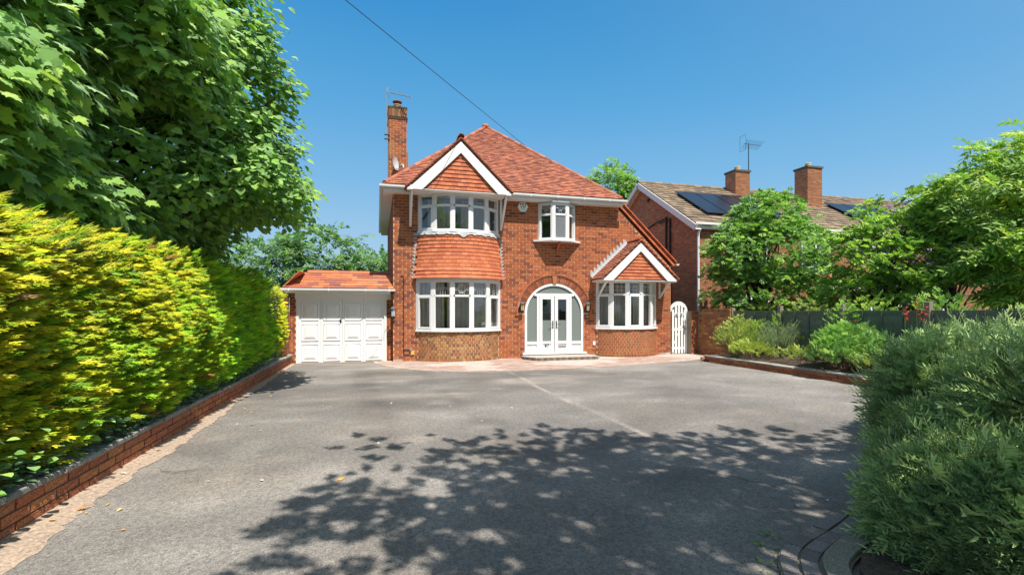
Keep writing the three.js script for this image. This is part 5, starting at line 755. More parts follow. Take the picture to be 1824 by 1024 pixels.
const ovate = leafGeo(.085, .062, { curl: 2 }), broad = leafGeo(.105, .09, { curl: 1.6, peak: .4, seg: 5 }), longLeaf = leafGeo(.11, .04, { curl: 2.2 }), narrow = leafGeo(.048, .0125, { curl: 3, fold: .3 }), heart = leafGeo(.065, .06, { curl: 3, peak: .32 });
const spr = [0, 1, 2].map((k) => sprigGeo(6, .17, leafGeo(.105, .085, { curl: 2, seg: 4 }), 1.15, 300 + k, { lift: .6 })), sprL = [0, 1].map((k) => sprigGeo(9, .30, leafGeo(.13, .046, { curl: 2, seg: 3 }), .95, 310 + k)), sprS = [0, 1].map((k) => sprigGeo(8, .16, leafGeo(.05, .034, { seg: 2 }), .9, 320 + k)), sprF = [0, 1].map((k) => sprigGeo(6, .5, leafGeo(.22, .17, { seg: 2 }), .9, 330 + k));
const GREEN = [C(0.221, 0.435, 0.054), C(0.17, 0.362, 0.051), C(0.281, 0.522, 0.063), C(0.136, 0.297, 0.054), C(0.357, 0.58, 0.072), C(0.196, 0.392, 0.0675)];
const LIME = [C(0.297, 0.512, 0.042), C(0.23, 0.435, 0.042), C(0.378, 0.589, 0.049), C(0.189, 0.371, 0.042), C(0.459, 0.64, 0.056)];
const DARK = [C(0.0966, 0.242, 0.0494), C(0.127, 0.294, 0.0494), C(0.0736, 0.189, 0.0456), C(0.161, 0.336, 0.0532), C(0.115, 0.252, 0.0646)];
// ---- sycamore boughs leaning over the hedge, close to the photographer
{
  const g = [lobedGeo(.14), lobedGeo(.165)], cols = [C(.27, .50, .06), C(.21, .43, .055), C(.34, .56, .07), C(.16, .35, .055), C(.42, .62, .08), C(.23, .45, .10)];
  tree('sycamore_tree', 'near sycamore with large lobed leaves leaning over the golden hedge', 'tree', { base: [-5.2, 0, -6.6], trunk: .14, blobs: [[-4.3, 4.1, -5.4, 1.75, 1.2, 1.9, 3], [-4.1, 5.2, -6.9, 2.1, 1.2, 1.9, 3.6], [-3.45, 3.35, -4.7, .8, .55, .95, 1.1], [-3.2, 5.0, -7.3, 1.25, 1.25, 1.3, 2.2], [-3.6, 2.75, -6.0, .75, .5, 2.0, 2.0]], clumps: 880, per: 24, clumpR: .36, geos: g, cols, mat: leafM({ roughness: .7 }), seed: 201, own: 300, part: 'leaf', size: [.5, 1.3], limbs: 110, droop: .75, top: 5.6 });
}
// ---- hazel-like tree between the sycamore and the garage
tree('lime_tree', 'tall round-leaved tree rising behind the green end of the hedge', 'tree', { base: [-4.5, 0, -9.0], trunk: .2, blobs: [[-3.5, 3.9, -8.8, 1.9, 1.5, 2.2, 4], [-3.5, 5.6, -9.0, 1.75, 1.7, 2.0, 3.6], [-2.3, 3.7, -9.5, 1.25, .95, 1.5, 2.2], [-3.5, 6.7, -9.0, 1.45, 1.1, 1.6, 1.7], [-3.5, 2.85, -9.4, .85, .45, 2.6, 1.9], [-2.3, 5.2, -9.4, .85, 1.4, 1.2, 1.4]], clumps: 1150, per: 22, clumpR: .31, geos: [leafGeo(.125, .115, { curl: 1.6, peak: .4, seg: 5 }), leafGeo(.11, .085, { curl: 2 })], cols: GREEN, mat: leafM(), seed: 211, own: 300, limbs: 80, droop: .55, top: 7.6, size: [.75, 1.25] });
// ---- conifer hedge, plant by plant
function conifer(label, { z0, z1, h, x = -2.52, depth = 1.5, n, cols, pal, seed, group, bulge = .2, own = 100, tipC }) {
  const t = thing('conifer_hedge', label, 'hedge', [x - depth / 2, .22, (z0 + z1) / 2], group), rnd = RND(seed), geos = [0, 1, 2].map((k) => sprayGeo(.27 + .04 * k, .085 + .012 * k, 12, seed + k, pal)), list = [], yb = .29, all = cols(null), pickTint = (arr) => { const q = tint(rnd, arr); q.ci = all.indexOf(arr[q.ci]); return q; };
  const face = (y, z) => x + bulge * (fbm(y * 1.5, z * 1.5, seed * .1, 3) - .5) * 2 + .10 * Math.sin((y - yb) / (h - yb) * Math.PI) - .35 * Math.pow(clamp((y - h + .45) / .45, 0, 1), 2) - .06 * sstep(.6, .2, y);
  const roof = (xx, z) => h + .22 * (fbm(xx * 2, z * 1.6, seed * .1 + 9, 3) - .5) - .30 * Math.pow(clamp((xx - x + .3) / .5, 0, 1), 2);
  for (let k = 0; k < n; k++) {
    const top = rnd() < .24, z = lerp(z0 - .08, z1 + .08, rnd()); let p, out;
    if (top) { const xx = lerp(x - depth, x, rnd()); p = V(xx, roof(xx, z) - .10 - rnd() * .18, z); out = V(.6, .55, (rnd() - .5) * .6 + .1); } else { const y = lerp(yb, h - .04, Math.pow(rnd(), .92)); p = V(face(y, z) - .12 - rnd() * rnd() * .30, y, z); out = V(.95, .34 + .25 * sstep(h - .5, h, y), .2 * (rnd() - .6)); }
    const d = out.add(V((rnd() - .5) * .3, (rnd() - .5) * .4, (rnd() - .5) * .5)), nn = V((rnd() - .5) * .8 + .25, .8, .7 + (rnd() - .5) * .9); list.push({ p, m: leafAt(p, d, nn, .5 + rnd() * .62), g: k % 3, ...pickTint(cols(p, rnd)) });
  }
  const core = new MB(), S = .22; for (let z = z0; z < z1 - .01; z += S) for (let y = .1; y < h - .2; y += S) { const q = (a, b) => V(face(Math.min(a, h - .2), b) - .30, Math.min(a, h - .2), Math.min(b, z1)); core.quad(q(y, z + S), q(y, z), q(y + S, z), q(y + S, z + S)); }
  core.box(x - depth, x - .62, .1, h - .22, z0, z1); core.build('inner_twigs', innerM, t);
  const sm = new MB(); for (let k = 0; k < Math.ceil((z1 - z0) * 7); k++) { const z = lerp(z0, z1, rnd()), y = .35 + rnd() * (h - .6), b = V(x - .45, y, z); sm.tube([b, b.clone().add(V(.2, .05, .06 * (rnd() - .5))), V(face(y, z) + .02 - rnd() * .1, y + .10 + rnd() * .05, z + (rnd() - .5) * .25)], .008, .003, 4); } sm.build('branches', twigM, t);
  foliage(t, 'foliage', geos, list, leafM({ vertexColors: true, transmission: .25, roughness: .85 }), { own, part: 'spray', colors: all }); return t;
}
const GOLD = [C(.92, .95, .11), C(.80, .90, .12), C(1, 1, .24), C(.66, .84, .14), C(.50, .74, .14)], GRN = [C(.48, .86, .16), C(.36, .72, .14), C(.62, .95, .18), C(.28, .56, .13), C(.75, .95, .18)];
const DEAD = [C(.55, .30, .35)];
const pals = [C(.78, .74, .16), C(.27, .38, .085)];
const goldMix = (from, to) => (p, r) => !p ? [...GOLD, ...GRN, ...DEAD] : r() < .012 ? DEAD : (r() < .10 + .74 * sstep(from, to, p.z + 1.3 * (p.y - 1.45) + (fbm(p.y * 2.2, p.z * 2.2, 4, 3) - .5) * 4.2) ? GOLD : GRN);
const hedgeCols = (from, to) => { const f = goldMix(from, to); return (p, r) => p ? f(p, r) : f(null); };
conifer('bright golden conifer hedge clipped above the near stretch of low wall', { z0: -5.9, z1: -1.4, h: 2.22, n: 21000, cols: hedgeCols(-7.0, -4.9), pal: pals, seed: 221, group: 'clipped conifer hedge plants', own: 160 });
conifer('yellow-green conifer hedge plant where the gold fades to green', { z0: -8.2, z1: -5.8, h: 2.26, n: 11500, cols: hedgeCols(-7.6, -5.3), pal: pals, seed: 231, group: 'clipped conifer hedge plants', own: 100, bulge: .22 });
conifer('deep green conifer hedge under the round-leaved tree', { z0: -12.4, z1: -8.1, h: 2.28, n: 17000, cols: hedgeCols(-9.0, -5.8), pal: [C(.86, .95, .24), C(.54, .74, .18)], seed: 241, group: 'clipped conifer hedge plants', own: 60, bulge: .2 });
conifer('golden privet-like bush at the end of the hedge beside the garage', { z0: -14.2, z1: -13.3, h: 2.08, x: -2.62, depth: .9, n: 4600, cols: (p) => p ? GOLD : GOLD, pal: [C(.86, .80, .17), C(.34, .42, .10)], seed: 251, own: 20, bulge: .2 });
// ---- ivy and seedlings along the coping
function creeper(name, label, cat, place, n, geo, cols, seed, { own = 60, mat = leafM({ roughness: .6, transmission: .25 }), size = [.7, 1.3], base, group } = {}) {
  const t = thing(name, label, cat, base, group), rnd = RND(seed), list = [], st = new MB(); for (let k = 0; k < n; k++) { const { p, out } = place(rnd), d = V(rnd() - .5, -.5 + rnd() * .5, rnd() - .5).addScaledVector(out, .7); list.push({ p, m: leafAt(p, d, out.clone().add(V((rnd() - .5) * .7, .5 + rnd() * .5, (rnd() - .5) * .7)), lerp(size[0], size[1], rnd())), ...tint(rnd, cols) }); if (k % 9 === 0) st.tube([p.clone().addScaledVector(out, -.18).add(V(0, -.1, 0)), p.clone().addScaledVector(out, -.05), p], .005, .002, 3); }
  st.build('stems', twigM, t); foliage(t, 'foliage', [geo], list, mat, { own, part: 'leaf', colors: cols }); return t;
}
const IVY = [C(0.054, 0.145, 0.042), C(0.081, 0.196, 0.051), C(0.0432, 0.111, 0.039), C(0.117, 0.238, 0.075), C(0.09, 0.17, 0.0825)];
creeper('ivy', 'dark glossy ivy covering the shaded end of the hedge near the garage', 'ivy', (r) => { const z = -13.4 + 2.0 * r(), y = .26 + 1.5 * Math.pow(r(), 1.3) * sstep(-11.2, -12.3, z) + .3 * r(); return { p: V(-2.44 + .07 * r() - .05, y, z), out: V(1, .2, (r() - .5) * .4) }; }, 900, heart, IVY, 261, { base: [-2.5, .25, -12.4], own: 40 });
creeper('ivy', 'trailing ivy spilling over the coping under the golden hedge', 'ivy', (r) => { const z = -11.2 + 9 * r(), h = .10 + .26 * fbm(z * 1.2, 0, 3, 3); return { p: V(-2.48 + .12 * r(), .26 + h * r(), z), out: V(.8, .5, (r() - .5) * .6) }; }, 2000, heart, IVY, 262, { base: [-2.5, .25, -6.5], own: 120, size: [.5, 1.0] });
creeper('bramble_seedling', 'broad-leaved seedlings poking out low through the golden hedge', 'plant', (r) => { const z = -5.2 + 2.4 * r(); return { p: V(-2.42 + .14 * r(), .34 + .42 * r(), z), out: V(.9, .4, .3) }; }, 34, broad, GREEN, 263, { base: [-2.5, .25, -4], own: 30, size: [.45, .95] });
// ---- soft-leaved shrub hedge in the near right bed
{
  const t = thing('shrub_hedge', 'clipped grey-green narrow-leaved shrub spilling over the curved block kerb', 'shrub', [4.6, 0, -2.4]), rnd = RND(271), geos = [0, 1, 2].map((k) => sprigGeo(18, .19 + .03 * k, narrow, .7, 272 + k, { lift: .5, from: .05 })), cols = [C(.36, .51, .17), C(.28, .43, .14), C(.44, .59, .20), C(.21, .34, .115), C(.54, .66, .24), C(.37, .48, .21)], list = [];
  const blobs = [[4.2, .62, -1.95, .72, .78, .62], [4.8, .66, -2.40, .85, .78, .75], [5.5, .70, -3.05, .92, .78, .82], [6.5, .70, -3.8, 1.0, .78, .85], [4.6, .8, -1.7, 1.0, .72, .8], [5.9, .85, -2.6, 1.2, .68, 1.0], [3.48, .26, -2.05, .48, .42, .40], [3.95, .36, -2.45, .48, .48, .4], [3.32, .20, -2.14, .32, .30, .28], [3.55, .30, -1.82, .5, .42, .42], [4.28, .70, -2.82, .40, .56, .36]];
  const inside = (p, e) => blobs.some((b) => ((p.x - b[0]) / (b[3] - e)) ** 2 + ((p.y - b[1]) / (b[4] - e)) ** 2 + ((p.z - b[2]) / (b[5] - e)) ** 2 < 1);
  for (let k = 0; k < 150000 && list.length < 25000; k++) {
    const b = blobs[Math.floor(rnd() * blobs.length)]; let d; do d = V(rnd() * 2 - 1, rnd() * 2 - 1, rnd() * 2 - 1); while (d.lengthSq() > 1 || d.lengthSq() < .02); d.normalize(); const lump = .74 + .56 * fbm(b[0] + d.x * 2.4, b[1] + d.y * 2.4, b[2] + d.z * 2.4, 3), r = (1 - .34 * rnd() * rnd() - .14) * lump, p = V(b[0] + d.x * b[3] * r, b[1] + d.y * b[4] * r, b[2] + d.z * b[5] * r);
    if (p.y < .03 || p.y > 1.20 + .13 * rnd() * rnd() || inside(p, .26)) continue; const ax = d.clone().multiplyScalar(.8).add(V((rnd() - .5) * 1.1 - .1, .12 + (rnd() - .5) * .7, (rnd() - .5) * 1.1)); list.push({ p, m: leafAt(p, ax, V((rnd() - .5) * .8 - .2, .8, (rnd() - .5) * .8 + .45), .45 + rnd() * .55 + (rnd() < .05 ? .45 : 0)), g: k % 3, ...tint(rnd, cols) });
  }
  const core = []; for (const b of blobs) { const g = new THREE.SphereGeometry(1, 16, 10); g.scale(b[3] - .36, b[4] - .30, b[5] - .34); g.translate(b[0] - 4.6, b[1], b[2] + 2.4); core.push(g); } put('inner_twigs', mergeGeometries(core.slice(0, 6)), innerM, t, V(4.6, 0, -2.4));
  const br = new MB(); for (let k = 0; k < 260; k++) { const b = blobs[Math.floor(rnd() * blobs.length)], a = V(b[0] + (rnd() - .5) * .5, .0, b[2] + (rnd() - .5) * .4), d = V(rnd() * 2 - 1, rnd() * 1.6 - .3, rnd() * 2 - 1).normalize(), e = V(b[0] + d.x * b[3] * .95, Math.max(.1, b[1] + d.y * b[4] * .93), b[2] + d.z * b[5] * .95), m = a.clone().lerp(e, .5).add(V(0, .15, 0)); br.tube([a, m, e], .010, .003, 4); } br.build('branches', twigM, t);
  foliage(t, 'foliage', geos, list, leafM({ roughness: .62, transmission: .3 }), { own: 300, part: 'sprig', colors: cols });
}
{ // soil of the near bed, its edging and the curved block kerb
  const s = new THREE.Shape(); [[2.42, 1.7], [2.46, 1.9], [2.62, 2.13], [2.78, 2.25], [3.05, 2.37], [3.52, 2.58], [4.15, 2.92], [4.9, 3.36], [6.4, 4.4], [8.5, 6.3], [9.5, 7.0], [11, 7.2], [11, -4], [3.2, -4]].forEach(([x, z], i) => i ? s.lineTo(x, z) : s.moveTo(x, z)); const g = new THREE.ExtrudeGeometry(s, { depth: .05, bevelEnabled: false }); g.rotateX(-Math.PI / 2); struct('front_bed_soil', g, soilM, V(0, .0, 0));
  const t = thing('block_kerb', 'curved kerb of grey blocks and weathered edging stones at the foot of the shrub', 'kerb', [2.7, 0, -2.4]), ms = mats([C(.27, .225, .21), C(.32, .27, .25), C(.235, .20, .185), C(.35, .30, .28)], (c) => std({ color: c, map: rp(roughT, 4), bumpMap: rp(roughB, 4), bumpScale: .006, roughness: .95 })), es = mats([C(.33, .30, .235), C(.39, .35, .27)], (c) => std({ color: c, map: rp(roughT, 3), bumpMap: rp(roughB, 3), bumpScale: .008, roughness: 1 })), rnd = RND(281);
  const cv = new THREE.CatmullRomCurve3([V(2.0, 0, -1.7), V(2.06, 0, -2.0), V(2.27, 0, -2.34), V(2.44, 0, -2.49), V(2.68, 0, -2.61), V(2.95, 0, -2.71), V(3.4, 0, -2.92), V(4.0, 0, -3.25), V(4.8, 0, -3.75)]), L = cv.getLength();
  const q = (s, o, y) => { const k = clamp(s / L, 0, 1), p = cv.getPointAt(k), d = cv.getTangentAt(k); return p.clone().addScaledVector(V(-d.z, 0, d.x), o).setY(y); };
  const row = (o0, o1, len, h, mm, nm, gap) => { for (let s0 = 0, k = 0; s0 < L - len; s0 += len, k++) { const m = new MB(), y = h + (rnd() - .5) * .006, tl = (rnd() - .5) * .006, uv = [rnd() * 2, rnd() * 2], n = 3, a = s0 + gap, b = s0 + len - gap; for (let i = 0; i < n; i++) { const u0 = lerp(a, b, i / n), u1 = lerp(a, b, (i + 1) / n), e2 = .006; m.quad(q(u0, o0 + e2, y), q(u1, o0 + e2, y), q(u1, o1 - e2, y + tl), q(u0, o1 - e2, y + tl), null, uv); m.quad(q(u0, o0, -.02), q(u1, o0, -.02), q(u1, o0 + e2, y), q(u0, o0 + e2, y), null, uv); m.quad(q(u1, o1, -.02), q(u0, o1, -.02), q(u0, o1 - e2, y + tl), q(u1, o1 - e2, y + tl), null, uv); } m.quad(q(a, o1, -.02), q(a, o0, -.02), q(a, o0 + .006, y), q(a, o1 - .006, y + tl)); m.quad(q(b, o0, -.02), q(b, o1, -.02), q(b, o1 - .006, y + tl), q(b, o0 + .006, y)); m.build(nm, mm[Math.floor(rnd() * mm.length)], t); } };
  { const m = new MB(); for (let k = 0; k < 60; k++) m.quad(q(k * L / 60, -.005, .024), q((k + 1) * L / 60, -.005, .024), q((k + 1) * L / 60, .36, .030), q(k * L / 60, .36, .030)); m.build('kerb_bed', std({ color: C(.26, .24, .15), map: rp(roughT, 3), roughness: 1 }), t); }
  row(0, .10, .2, .038, ms, 'kerb_block', .004); row(.106, .205, .2, .04, ms, 'kerb_block', .004); row(.214, .35, .5, .062, es, 'edging_stone', .003);
  for (const [x, z, k] of [[2.18, -2.36, 0], [2.36, -2.55, 1], [2.5, -2.66, 2]]) clump('kerb_weed', ['small green weed at the outer edge of the block kerb', 'tuft of grass growing against the curved kerb blocks', 'low weed where the kerb runs under the shrub'][k], 'weed', [x, .004, z], { r: [.05, .05], h: .025, n: 9, geos: sprS, cols: GREEN, seed: 290 + k, own: 6, size: .22, up: .2 });
}
// ---- trees beyond the fence
tree('hazel_tree', 'rounded bright green tree in front of the neighbouring gable and downpipe', 'tree', { base: [13.1, 0, -14.3], trunk: .09, stems: 3, blobs: [[13.2, 3.5, -14.0, 2.1, 1.6, 1.6, 4], [13.0, 2.1, -13.8, 1.9, 1.0, 1.5, 2.6], [13.3, 4.8, -14.2, 1.1, .85, 1.0, 1.5], [12.0, 3.4, -14.0, 1.0, 1.1, .9, 1.2]], clumps: 480, per: 10, clumpR: .30, geos: spr, cols: GREEN, mat: leafM(), seed: 401, own: 120, part: 'leaf_sprig', limbs: 40, droop: .4 });
tree('hazel_tree', 'loose rounded green tree with brick showing through, beside the purple-leaved tree', 'tree', { base: [13.6, 0, -10.4], trunk: .08, stems: 4, blobs: [[13.7, 2.9, -10.3, 1.4, 1.35, 1.5, 4], [13.9, 3.9, -10.2, .85, .9, 1.0, 1.4], [13.4, 1.9, -10.6, 1.3, .8, 1.7, 1.6]], clumps: 250, per: 9, clumpR: .28, geos: spr, cols: LIME.slice(0, 4), mat: leafM(), seed: 411, own: 120, part: 'leaf_sprig', limbs: 36, droop: .4 });
tree('ash_tree', 'large tree with long bright leaflets beyond the fence past the purple foliage', 'tree', { base: [15.8, 0, -8.3], trunk: .15, blobs: [[15.4, 4.2, -8.4, 1.9, 1.5, 1.7, 4], [14.7, 3.0, -8.0, 1.4, .9, 1.3, 1.8], [16.4, 5.0, -8.2, 1.6, 1.1, 1.5, 2], [14.8, 2.2, -7.4, 1.0, .6, 1.0, 1.0]], clumps: 430, per: 9, clumpR: .36, geos: sprL, cols: [...LIME, C(.22, .40, .04), C(.46, .58, .05)], mat: leafM(), seed: 421, own: 220, part: 'leaf_sprig', limbs: 45, droop: .5, flat: .45, size: [1.0, 1.6] });
tree('purple_leaved_tree', 'dark purple-leaved tree glimpsed between the two green trees', 'tree', { base: [19.5, 0, -12.5], trunk: .14, blobs: [[19.0, 3.6, -12.6, 1.9, 1.7, 2.2, 3]], clumps: 150, per: 10, clumpR: .4, geos: spr, cols: [C(.10, .075, .12), C(.16, .13, .20), C(.07, .045, .075), C(.22, .20, .30)], mat: leafM(), seed: 431, limbs: 24, own: 40, part: 'leaf_sprig' });
tree('background_tree', 'dense green tree standing behind the garage roof', 'tree', { base: [-3.6, 0, -31], trunk: .3, blobs: [[-3.2, 4.2, -31, 3.3, 2.3, 2.6, 3], [-.6, 3.4, -30, 2.2, 1.8, 2, 1.6], [-6, 3.5, -30, 2.4, 2, 2.2, 1.6]], clumps: 380, per: 8, clumpR: .55, geos: sprF, cols: DARK.concat(GREEN.slice(0, 2)), mat: leafM(), seed: 441, limbs: 20, own: 60, part: 'leaf_sprig' });
tree('background_tree', 'tall green tree showing between the hipped roof and the neighbouring gable', 'tree', { base: [18.6, 0, -37], trunk: .4, blobs: [[18.4, 11.2, -37, 2.2, 2.6, 2.4, 3], [18.6, 8, -37, 3, 2.6, 2.6, 2.6], [20.4, 10.2, -37.5, 1.9, 1.8, 2, 1.6]], clumps: 380, per: 8, clumpR: .6, geos: sprF, cols: GREEN.slice(0, 5), mat: leafM(), seed: 451, limbs: 20, own: 60, part: 'leaf_sprig', top: 14 });
// the tree behind the photographer whose shade lies on the drive, and the street trees the windows mirror
tree('street_tree', 'broad tree standing behind the camera, shading the front of the drive', 'tree', { base: [3.4, 0, 2.3], trunk: .2, blobs: [[2.0, 6.6, -.2, 2.0, 1.0, 1.9, 3], [3.3, 7.0, -.1, 1.7, .9, 1.5, 2.4], [4.9, 6.2, -.9, 1.4, .6, .6, 1.1], [1.7, 6.0, .9, 1.6, .8, 1.5, 1.9], [2.6, 5.4, .2, 1.5, .6, 1.3, 1.0]], clumps: 165, per: 10, clumpR: .46, geos: [sprigGeo(6, .22, leafGeo(.09, .07, { curl: 2, seg: 3 }), .9, 340)], cols: GREEN, mat: leafM(), seed: 461, limbs: 50, top: 7, shell: .25 });
for (const [x, z, s] of [[-6, 15, 1], [0.5, 17, 1.15], [7, 15.5, .95], [13.5, 17, 1.1]]) tree('street_tree', ['leafy tree across the road facing the garage', 'tall leafy tree across the road facing the big bay', 'leafy tree across the road facing the arched doors', 'leafy tree across the road facing the side gate'][Math.round((x + 6) / 6.5)], 'tree', { base: [x, 0, z], trunk: .25, blobs: [[x, 4.6 * s, z, 3.1, 3.0 * s, 2.6, 3], [x + .6, 2.6 * s, z, 2.6, 1.6, 2.2, 1.4]], clumps: 150, per: 9, clumpR: .6, geos: sprF, cols: GREEN, mat: leafM(), seed: 470 + x, limbs: 16 });
// ---- planting in the bed and along the fence
function clump(name, label, cat, [x, y, z], { r, h, n, geos, cols, seed, own = 12, up = .6, group, size = 1, part = 'leaf_sprig', mat = leafM() }) {
  const t = thing(name, label, cat, [x, y, z], group), rnd = RND(seed), list = [], st = new MB(); for (let k = 0; k < n; k++) { const a = rnd() * 6.283, q = Math.sqrt(rnd()) * r[0], e = Math.sin(a) * q * (r[1] / r[0]), yy = h * (1 - .55 * (q / r[0]) ** 2) * (.30 + .70 * Math.pow(rnd(), .6)), p = V(x + Math.cos(a) * q, y + yy, z + e), d = V(Math.cos(a) * .6, up + (rnd() - .5) * .5, Math.sin(a) * .6).add(V((rnd() - .5) * .6, 0, (rnd() - .5) * .6)); list.push({ p, m: leafAt(p, d, V((rnd() - .5), 1, (rnd() - .5)), (.7 + rnd() * .6) * size), g: Math.floor(rnd() * geos.length), ...tint(rnd, cols) }); if (k % 7 === 0) st.tube([V(x + (p.x - x) * .4, y - .02, z + (p.z - z) * .4), V(lerp(x, p.x, .8), y + yy * .5, lerp(z, p.z, .8)), p], .007, .003, 4); }
  st.build('stems', twigM, t); foliage(t, 'foliage', geos, list, mat, { own, part, colors: cols }); return t;
}
const PALE = [C(0.432, 0.517, 0.078), C(0.336, 0.46, 0.072), C(0.54, 0.598, 0.102), C(0.276, 0.391, 0.078)];
[['pale yellow-green shrub arching over the fence top by the brick wall', 11.75, -12.9, 1.0, .75, 1.78, PALE, sprS], ['feathery pale shrub above the fence between the second and third posts', 11.7, -10.9, .9, 1.0, 1.85, PALE, sprS], ['twiggy light green shrub above the fence near the third post', 11.8, -9.4, .9, .95, 1.9, LIME, sprS], ['tangled green shrub above the fence beside the tallest post', 11.8, -7.7, .8, .9, 1.95, GREEN, sprS], ['dull green climber heaped over the fence under the long-leaved tree', 11.7, -5.6, .8, 1.3, 1.75, GREEN.concat(PALE), spr]].forEach(([l, x, z, rx, rz, h, c, g], k) => clump('boundary_shrub', l, 'shrub', [x, 0, z], { r: [rx, rz], h, n: 560, geos: g, cols: c, seed: 501 + k, own: 40, up: .5 }));
clump('flowering_shrub', 'yellow-leaved tangled shrub at the brick wall end of the flower bed', 'shrub', [10.3, .24, -12.15], { r: [.62, .55], h: 1.12, n: 420, geos: sprS, cols: PALE, seed: 511, own: 60 });
clump('flowering_shrub', 'low lime-green mound behind the coping of the flower bed', 'shrub', [9.95, .20, -11.2], { r: [.42, .6], h: .48, n: 300, geos: sprS, cols: [C(.44, .54, .06), C(.36, .48, .055), C(.52, .60, .09)], seed: 512, own: 60 });
clump('flowering_shrub', 'spiky grey-green clump of lavender stems beside the second fence post', 'shrub', [10.45, .26, -10.85], { r: [.35, .45], h: .72, n: 150, geos: [sprigGeo(10, .42, leafGeo(.07, .014, { seg: 2 }), .4, 601)], cols: [C(.26, .36, .14), C(.32, .42, .16), C(.22, .31, .13)], seed: 513, own: 50, up: 1.3 });
clump('flowering_shrub', 'leafy yellow-green plant with long stems against the panel fence near the brick wall', 'shrub', [10.55, .27, -11.75], { r: [.3, .5], h: .95, n: 220, geos: sprS, cols: LIME.concat(PALE), seed: 519, own: 50, up: .9 });
clump('flowering_shrub', 'thin low weeds at the bare middle of the flower bed', 'shrub', [10.2, .22, -9.9], { r: [.5, .5], h: .36, n: 110, geos: sprS, cols: PALE, seed: 514, own: 30 });
clump('hydrangea', 'round broad-leaved bush with fresh green leaves in the flower bed', 'shrub', [10.2, .22, -8.55], { r: [.72, .74], h: 1.0, n: 560, geos: [sprigGeo(4, .09, leafGeo(.13, .11, { curl: 2, seg: 5 }), 1.3, 602, { lift: .7 }), sprigGeo(3, .08, leafGeo(.11, .095, { curl: 2, seg: 5 }), 1.3, 603, { lift: .7 })], cols: [C(.24, .46, .07), C(.19, .40, .06), C(.30, .54, .09), C(.38, .60, .10)], seed: 515, own: 120 });
clump('flowering_shrub', 'yellow-flecked low plant beside the broad-leaved bush', 'shrub', [9.95, .2, -7.55], { r: [.45, .5], h: .5, n: 220, geos: sprS, cols: [C(.46, .52, .08), C(.26, .42, .07), C(.2, .36, .06)], seed: 516, own: 40 });
clump('climber', 'green climber with red new leaves wrapped round the third fence post', 'climber', [10.85, .3, -9.2], { r: [.28, .42], h: 1.5, n: 170, geos: sprS, cols: [...GREEN.slice(0, 3), ...LIME.slice(0, 2)], seed: 517, own: 40 });
clump('climber', 'thin pale climber on the second fence post', 'climber', [10.8, .3, -11.15], { r: [.12, .14], h: 1.42, n: 46, geos: sprS, cols: LIME, seed: 518, own: 20 });
{ // red and purple blooms: each on its stem
  const rnd = RND(531), petal = leafGeo(.05, .035, { seg: 2 }), bloom = (name, label, x, y, z, col, n, hgt, gname, s = 1) => { const t = thing(name, label, 'flower', [x, y, z], gname), tip = V(x + (rnd() - .5) * .12, y + hgt, z + (rnd() - .5) * .12); new MB().tube([V(x, y - .02, z), V(lerp(x, tip.x, .4), y + hgt * .5, z), tip], .006, .004, 4).build('stem', std({ color: C(.10, .2, .04), roughness: .9 }), t); for (let k = 0; k < n; k++) { const a = k * 2.4, m = new THREE.Mesh(petal, col); m.name = 'petal'; leafAt(tip.clone().add(V(0, n > 6 ? -.03 * k : 0, 0)), V(Math.cos(a), .5, Math.sin(a)), V(0, 1, 0), s * (.8 + rnd() * .4)).decompose(m.position, m.quaternion, m.scale); m.position.sub(at(t)); m.castShadow = m.receiveShadow = true; t.add(m); } };
  const red = leafM({ color: C(.55, .035, .02), transmission: .25 }), purple = leafM({ color: C(.30, .22, .50), transmission: .25 });
  for (let k = 0; k < 3; k++) bloom('red_flower', 'red flower head by the third fence post', 10.35 + k * .12, .3, -8.95 - k * .22 + .4, red, 6, .98 - .08 * k, 'red flowers by the fence', 1.3);
  for (let k = 0; k < 5; k++) bloom('red_flower', 'red leafy spray beside the tallest fence post', 10.75 - (k % 2) * .15, 1.0, -7.85 + k * .13 + .1, red, 7, .48 + .1 * (k % 3), 'red sprays at the fence top', 1.5);
  for (let k = 0; k < 6; k++) bloom('purple_flower', 'tall purple flower spike in front of the green fence', 10.5 + .1 * (k % 3), .3, -11.5 + k * .17 + (k === 5 ? .9 : 0), purple, 9, .68 + .12 * (k % 2), 'purple flower spikes', .7);
}
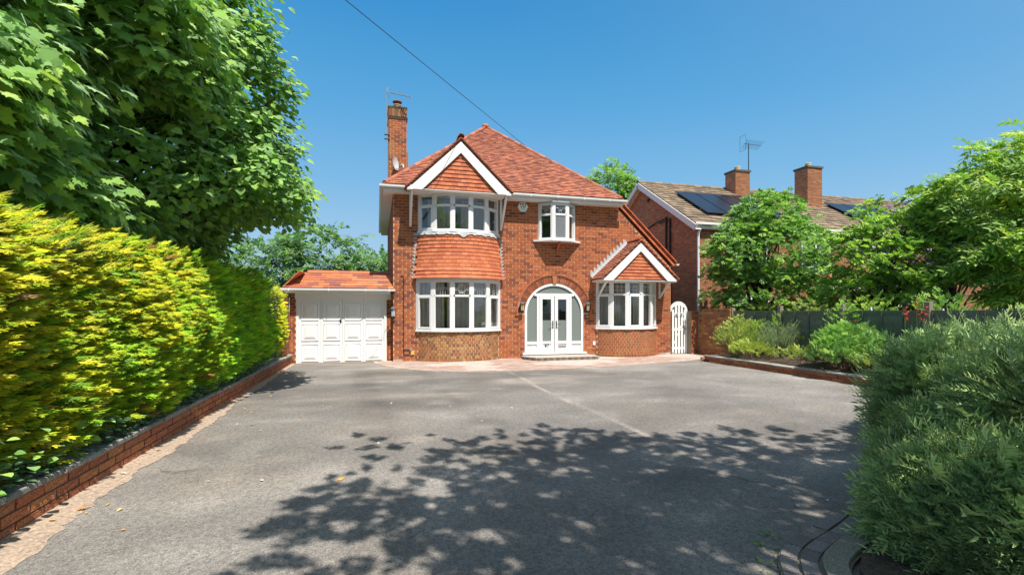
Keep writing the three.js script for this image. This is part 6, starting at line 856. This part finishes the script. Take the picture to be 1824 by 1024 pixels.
// ---- litter and fittings on the drive
{
  const rnd = RND(541), geos = [lobedGeo(.06), leafGeo(.06, .035)], ms = [C(.52, .30, .075), C(.42, .22, .07), C(.55, .42, .2), C(.60, .56, .45)].map((c) => std({ color: c, roughness: .9, side: THREE.DoubleSide }));
  const sp = [[-.3, -4.59, 0, 1.1]]; for (let k = 0; k < 30; k++) sp.push([-2.28 + Math.pow(rnd(), 2.2) * 1.5, -3.6 - rnd() * 6, k % 4, .4 + rnd() * .5]); for (let k = 0; k < 16; k++) sp.push([-1.2 + rnd() * 7.5, -3 - rnd() * 8, 3, .35 + rnd() * .35]);
  sp.forEach(([x, z, k, s], i) => { const near = x < -1, m = put('fallen_leaf', geos[i % 2 && i ? 1 : 0], ms[k], null, V(x, .016 + (x < -2.1 ? .012 : 0), z), { label: i === 0 ? 'single curled orange leaf lying alone on the open tarmac' : near ? 'dry fallen leaf near the foot of the low brick wall' : 'small pale leaf fragment on the open tarmac', category: 'leaf', ...(i ? { group: near ? 'fallen leaves along the wall' : 'leaf scraps on the drive' } : {}) }); m.rotation.set(-Math.PI / 2 + (rnd() - .5) * .5, (rnd() - .5) * .4, rnd() * 6.28, 'YXZ'); m.scale.setScalar(s); });
  { const m = new MB(), pts = [[2.98, -3.92], [3.05, -3.8], [3.12, -3.72], [3.16, -3.6], [3.25, -3.5], [3.29, -3.38]]; for (let i = 1; i < pts.length; i++) { const [x0, z0] = pts[i - 1], [x1, z1] = pts[i], w = .006; m.quad(V(x0 - w, .0095, z0), V(x1 - w, .0095, z1), V(x1 + w, .0095, z1 + w), V(x0 + w, .0095, z0 + w)); } m.build('tarmac_crack', std({ color: C(.05, .045, .04), roughness: 1, side: THREE.DoubleSide }), null, { kind: 'structure' }); }
  const tw = put('fallen_twig', new MB().tube([V(-1.95, .02, -5.25), V(-1.8, .018, -5.18), V(-1.66, .02, -5.2), V(-1.58, .018, -5.32)], .004, .002, 5).geo(), twigM, null, null, { label: 'thin dark twig lying on the tarmac near the low wall', category: 'twig' });
}
scene.traverse((o) => { if (o.isMesh) o.castShadow = o.receiveShadow = true; });
renderer.render(scene, camera);
